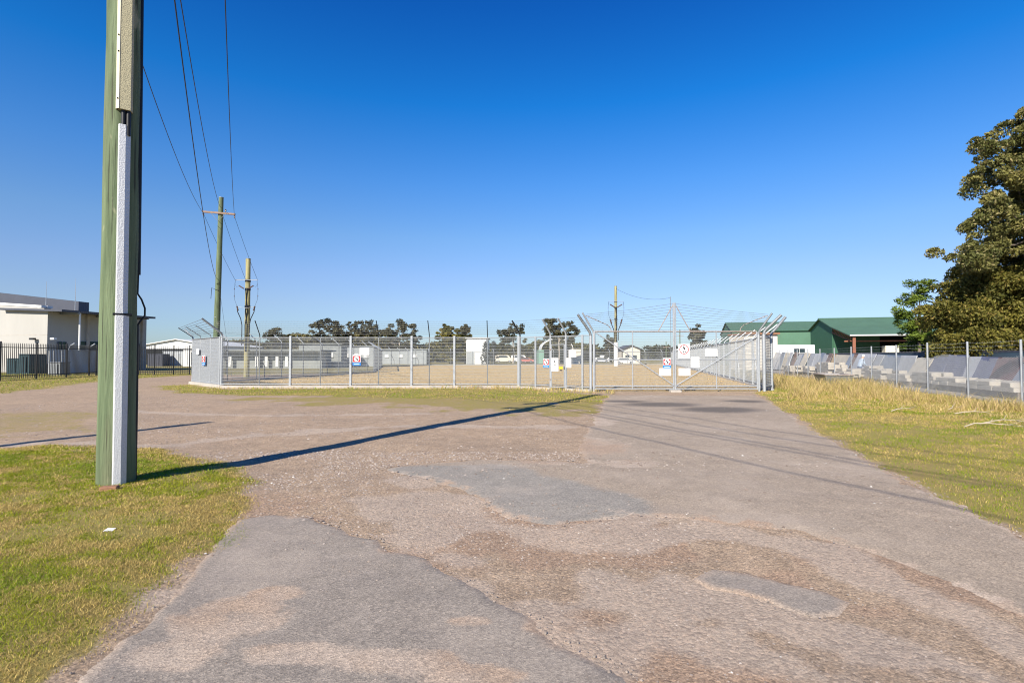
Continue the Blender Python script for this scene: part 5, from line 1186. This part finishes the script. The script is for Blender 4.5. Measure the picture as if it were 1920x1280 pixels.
# parked vehicles and utility boxes far behind the field
def car(px, Y, m, label, van=False, L=4.4):
    x = XP(px, Y); t = thing('parked_van' if van else 'parked_car', label, 'van' if van else 'car', (x, Y, 0), 'vehicles parked beyond the field')
    h = 2.1 if van else 1.45
    prof = [(-L/2, .35), (-L/2, h*.62), (-L*.45, h*.66), (-L*.36, h*.96), (-L*.3, h), (L*.16, h), (L*.3, h*.68), (L*.47, h*.58), (L/2, h*.45), (L/2, .35)]
    if van: prof = [(-L/2, .35), (-L/2, h*.95), (-L*.47, h), (L*.25, h), (L*.38, h*.6), (L*.49, h*.52), (L/2, .35)]
    MB().prism([(x+a, Y, b) for a, b in prof], (0, 1.75, 0)).build('body', m, t)
    MB().prism([(x+a, Y-.02, b) for a, b in ((-L*.33, h*.66), (-L*.28, h*.93), (L*.14, h*.93), (L*.26, h*.66))], (0, .04, 0)).build('window', 'glass', t)
    for s in (-.31, .31):
        w_ = MB().tube([(x+s*L, Y-.05, .33), (x+s*L, Y+.2, .33)], .33, 14).build('wheel', 'black_steel', t, True)
        MB().tube([(x+s*L, Y-.07, .33), (x+s*L, Y-.04, .33)], .18, 10).build('rim', 'galv', w_, True)
    MB().box((x+L*.485, Y-.01, h*.45), (.2, .06, .14)).build('headlight', 'sign_white', t)
car(945, 150, 'cream', 'cream van parked left of the open gum tree', True, 5)
car(975, 152, 'white', 'white van parked behind the open gum tree', True, 5)
car(986, 145, 'red_paint', 'red car parked left of the green container wall')
car(1128, 150, 'white', 'white car parked left of the far termination pole')
car(1142, 156, 'white', 'white van parked beside the far termination pole', True, 5)
car(1172, 118, 'white', 'white car parked in front of the dark-roofed house')
# ================================================================== slab yard
SLAB = [mat('slab_%s' % k, c, .6, 0, .16, 1.6, .15, 30, stretch=(1, 1, .4)) for k, c in (('pale_grey', (.34, .35, .37)), ('blue_grey', (.17, .20, .25)), ('cream', (.42, .38, .31)), ('mid_grey', (.29, .30, .32)), ('brown', (.17, .12, .10)), ('ochre', (.40, .28, .15)), ('dusky_red', (.12, .065, .07)), ('violet_shade', (.10, .11, .17)))]  # the violet one has tree shade painted into its stone colour
cn_ = ['pale grey', 'blue-grey', 'cream', 'mid-grey', 'brown', 'ochre', 'dusky red', 'shade-painted violet-grey']
rowa = Vector((32.8, 67, 0)); rowb = Vector((26.8, 26.5, 0)); dr = (rowb-rowa); RL = dr.length; dr.normalize(); nr = Vector((-dr.y, dr.x, 0))
if nr.x > 0: nr = -nr                                          # towards the fence
order = [(0, 1.6), (3, 1.2), (0, 1.3), (1, 1.2), (2, 1.5), (0, 1.2), (4, .9), (0, 1.5), (1, .9), (2, 1.2), (3, 1.3), (0, 1.2), (1, 1.1), (3, .9), (4, .9), (5, .8), (2, 2.6), (1, .8), (4, 1.1), (0, 3.2), (3, 1.0), (1, 2.4), (0, 2.0), (2, 1.8), (7, 1.6), (7, 1.8)]
tail = [(0, 1.2), (7, 1.3), (6, 1.9), (1, 1.5)]
s = 0; rg = random.Random(3); seq = order+tail; tot = sum(w for _, w in seq); k_ = RL/tot
for i, (m, wdt) in enumerate(seq):
    wd = wdt*k_; hgt = 2.18-.62*((s+wd/2)/RL)+rg.choice((-.12, -.04, 0, .03, .06))+rg.uniform(-.05, .05); p = rowa+dr*(s+wd/2)+nr*(rg.uniform(.0, .25)); s += wd
    ln = rg.uniform(.42, .9); sh = rg.uniform(.25, .45)
    gp_ = rg.choice((-.04, .0, .01, .02)); tw = rg.uniform(-.08, .08); a = p-dr*(wd/2-gp_); b = p+dr*(wd/2-gp_)+nr*tw
    q = [V3(a+nr*ln, .12), V3(b+nr*ln, .12), V3(b-dr*rg.uniform(-.05, .12), hgt-rg.uniform(0, .07)), V3(a+dr*rg.uniform(-.05, .05), hgt)]
    mb = MB(); nn = (q[1]-q[0]).cross(q[3]-q[0]).normalized(); mb.prism(q, nn*.06 if nn.x > 0 else -nn*.06)
    nm_ = ORD[i] if i < len(ORD) else 'last but %d' % (len(seq)-i)
    o = mb.build('stone_slab', SLAB[m])
    lab = f'{cn_[m]} stone slab leaning in the yard, ' + (f'{ORD[i]} from the left' if i < len(ORD) else ['fourth', 'third', 'second', 'first'][i-len(ORD)]+' from the right')
    tag(o, lab, 'slab', 'stone slabs leaning along the yard')
# racks and stacks of cream stone blocks between fence and slabs
M['block'] = mat('cream_stone_block', (.40, .365, .31), .8, 0, .14, 2.5, .2, 30)
M['pallet'] = mat('grey_pallet_timber', (.20, .17, .14), .9, 0, .3, 4)
blk = [MB().bbox((0, 0, 0), (l_, .42, .17), 0, .015).mesh('block') for l_ in (.8, 1.05, .6)]
def stack(p, rz, nx_, nz, label, seed, zb=.28):
    r_ = random.Random(seed); t = thing('block_stack', label, 'stone stack', (p[0], p[1], 0), 'stacks of stone blocks in the yard')
    ca, sa = math.cos(rz), math.sin(rz)
    for y in (-.45, .45): MB().box((p[0]-y*sa, p[1]+y*ca, zb/2), (nx_*.95, .14, zb-.02), rz).build('bearer', 'pallet', t)
    for z in range(nz):
        for y in (-.45, .0, .45):
            x = -nx_*.5+r_.uniform(0, .3)
            while x < nx_*.5-.4:
                b = r_.choice((0, 1, 2)); l_ = (.8, 1.05, .6)[b]
                if not (z == nz-1 and r_.random() < .35):
                    X = x+l_/2; o = inst(blk[b], 'block', t, (p[0]+X*ca-y*sa, p[1]+X*sa+y*ca, zb+.09+z*.18), rz+r_.uniform(-.04, .04), 'block')
                x += l_+.03
FD = math.atan2(.97, .25)
for i, (px, py, nx_, nz) in enumerate(((1890, 745, 3.2, 2), (1815, 735, 3.0, 2), (1750, 727, 3.2, 3), (1705, 723, 2.6, 2), (1660, 719, 3, 3), (1640, 713, 2.2, 4), (1560, 707, 3.4, 5), (1590, 714, 2.4, 3), (1528, 704, 2.5, 3), (1490, 702, 2.5, 3))):
    x, y = G(px, py); stack((x, y), FD+.05*math.sin(i*3), nx_, nz, ORD[i]+' stack of cream stone blocks from the right edge of the yard', i)
# steel skip beside the fence
x, y = G(1562, 722); sk = thing('steel_skip', 'open weathered steel skip just behind the chain-link fence', 'skip', (x, y, 0))
ca, sa = math.cos(FD), math.sin(FD)
def lf(a, b, z): return (x+a*ca-b*sa, y+a*sa+b*ca, z)
lo_ = [(-.9, -.6), (.9, -.6), (.9, .6), (-.9, .6)]; hi_ = [(-1.1, -.7), (1.1, -.7), (1.1, .7), (-1.1, .7)]
mb = MB(); mb.add([lf(*c, .1) for c in lo_]+[lf(*c, .62) for c in hi_]+[lf(a*.94, b*.92, .62) for a, b in hi_]+[lf(a*.9, b*.9, .16) for a, b in lo_], [(3, 2, 1, 0)]+[(i, (i+1) % 4, 4+(i+1) % 4, 4+i) for i in range(4)]+[(4+i, 4+(i+1) % 4, 8+(i+1) % 4, 8+i) for i in range(4)]+[(8+i, 8+(i+1) % 4, 12+(i+1) % 4, 12+i) for i in range(4)]+[(12, 13, 14, 15)])
mb.build('body', 'galv_dull', sk)
for a, b in zip(hi_, hi_[1:]+hi_[:1]): MB().tube([lf(*a, .62), lf(*b, .62)], .035, 6).build('rim', 'rust', sk)
# ================================================================== person in the yard
pxw, pyw = G(1612, 711)
pts = {'hip': (0, 0, .92), 'w': (.03, 0, 1.06), 'ch': (.13, 0, 1.32), 'nk': (.22, 0, 1.47), 'hd': (.29, 0, 1.58), 'ht': (.33, 0, 1.70),
       'hl': (0, .10, .88), 'kl': (.07, .12, .48), 'al': (-.02, .13, .08), 'tl': (.16, .14, .04), 'hr': (0, -.10, .88), 'kr': (-.02, -.12, .48), 'ar': (-.16, -.13, .08), 'tr': (.02, -.14, .04),
       'sl': (.17, .19, 1.38), 'el': (.22, .25, 1.10), 'wl': (.42, .20, .98), 'fl': (.50, .18, .96), 'sr': (.17, -.19, 1.38), 'er': (.20, -.26, 1.10), 'wr': (.40, -.22, .96), 'fr_': (.48, -.20, .93)}
ed = [('hip', 'w'), ('w', 'ch'), ('ch', 'nk'), ('nk', 'hd'), ('hd', 'ht'), ('hip', 'hl'), ('hl', 'kl'), ('kl', 'al'), ('al', 'tl'), ('hip', 'hr'), ('hr', 'kr'), ('kr', 'ar'), ('ar', 'tr'), ('ch', 'sl'), ('sl', 'el'), ('el', 'wl'), ('wl', 'fl'), ('ch', 'sr'), ('sr', 'er'), ('er', 'wr'), ('wr', 'fr_')]
rads = {'hip': .14, 'w': .145, 'ch': .15, 'nk': .06, 'hd': .095, 'ht': .085, 'hl': .10, 'kl': .07, 'al': .055, 'tl': .045, 'hr': .10, 'kr': .07, 'ar': .055, 'tr': .045, 'sl': .07, 'el': .052, 'wl': .038, 'fl': .035, 'sr': .07, 'er': .052, 'wr': .038, 'fr_': .035}
ks = list(pts); me = bpy.data.meshes.new('body'); me.from_pydata([pts[k] for k in ks], [(ks.index(a), ks.index(b)) for a, b in ed], [])
ob = bpy.data.objects.new('body', me); COL.objects.link(ob)
md = ob.modifiers.new('skin', 'SKIN')
if not me.skin_vertices: 
    bm = bmesh.new(); bm.from_mesh(me); bm.verts.layers.skin.verify(); bm.to_mesh(me); bm.free()
for i, k in enumerate(ks):
    sv = me.skin_vertices[0].data[i]; sv.radius = (rads[k], rads[k]); sv.use_root = (k == 'hip')
sb = ob.modifiers.new('sub', 'SUBSURF'); sb.levels = 2; sb.render_levels = 2
m_, n_, l_, p_ = _nodes('person_clothes_and_skin')
tc = n_.new('ShaderNodeTexCoord'); sx = n_.new('ShaderNodeSeparateXYZ'); l_.new(tc.outputs['Object'], sx.inputs[0])
rp = n_.new('ShaderNodeValToRGB'); rp.color_ramp.interpolation = 'CONSTANT'; e = rp.color_ramp.elements
e[0].position = 0; e[0].color = (.05, .04, .03, 1); e[1].position = .05; e[1].color = (.06, .10, .20, 1)
for po, c in ((.505, (.38, .46, .55)), (.83, (.50, .30, .22))): q_ = e.new(po); q_.color = (*c, 1)
dv = n_.new('ShaderNodeMath'); dv.operation = 'DIVIDE'; dv.inputs[1].default_value = 1.8; l_.new(sx.outputs[2], dv.inputs[0]); l_.new(dv.outputs[0], rp.inputs[0]); l_.new(rp.outputs[0], p_.inputs['Base Color'])
p_.inputs['Roughness'].default_value = .85; me.materials.append(m_)
pe = thing('person', 'person in a pale blue shirt and jeans leaning forward among the stone stacks', 'person', (pxw, pyw, 0))
ob.parent = pe; ORG['body'] = (pxw, pyw, 0); pe.rotation_euler = (0, 0, .1)
mb = MB(); mb.tube([(.27, 0, 1.62), (.30, 0, 1.66), (.335, 0, 1.72), (.35, 0, 1.765)], [.09, .10, .085, .03], 12); hr = mb.build('hair', 'white', None, True, (0, 0, 0)); hr.parent = pe
# ================================================================== chain-link fence
cl0 = Vector((16.7, 17.5, 0)); CU = Vector((.25, .968, 0)).normalized()
clr = Run(cl0-CU*3.05*2, cl0+CU*3.05*13, -1)
if clr.n.x > 0: clr.n = -clr.n
cl = thing('chain_link_fence', 'sagging chain-link fence with grey posts and barbed wire along the slab yard', 'fence', clr.a)
for i in range(16):
    s = i*3.05; MB().tube([clr.p(s, -.05), clr.p(s, 2.2+.03*math.sin(i*2))], .036, 8).build('post', 'galv', cl, True)
for z in (1.86, 2.0, 2.14):
    mb = MB(); pts = [clr.p(clr.L*i/60, z-.02*math.sin(math.pi*(clr.L*i/60 % 3.05)/3.05)+.01*math.sin(i*1.7), -.03) for i in range(61)]; mb.tube(pts, .005, 4)
    for i in range(0, 300): 
        c = clr.p(i*.15, z-.01, -.03); mb.tube([c+Vector((-.01, -.01, -.018)), c+Vector((.01, .01, .018))], .003, 3, False)
    mb.build('barbed_wire', 'galv_dull', cl)
def topz(s): return 1.72-.16*abs(math.sin(s*.55+.4))-.1*(math.sin(s*1.7) > .6)*abs(math.sin(s*3))
for sec in range(15):
    s0 = sec*3.05; s1 = s0+3.05; mb = MB(); pt = .075 if sec < 6 else .12; hgt = 1.75; n = int(3.05/pt)
    for i in range(-int(hgt/pt), n):
        for sg in (1, -1):
            pts = []
            for z in np.arange(0.02, hgt, pt/2*1.0):
                off_ = (z/pt)*pt*sg; s = s0+i*pt+off_ if sg > 0 else s0+i*pt+hgt+off_
                if s0 <= s <= s1 and z <= topz(s)+.02: pts.append(clr.p(s, z, .01))
            if len(pts) >= 2: mb.tube([pts[0], pts[-1]], .0045 if sec < 7 else .0026, 3, False)
    mb.build('wire_mesh', 'wire', cl, stuff=True)
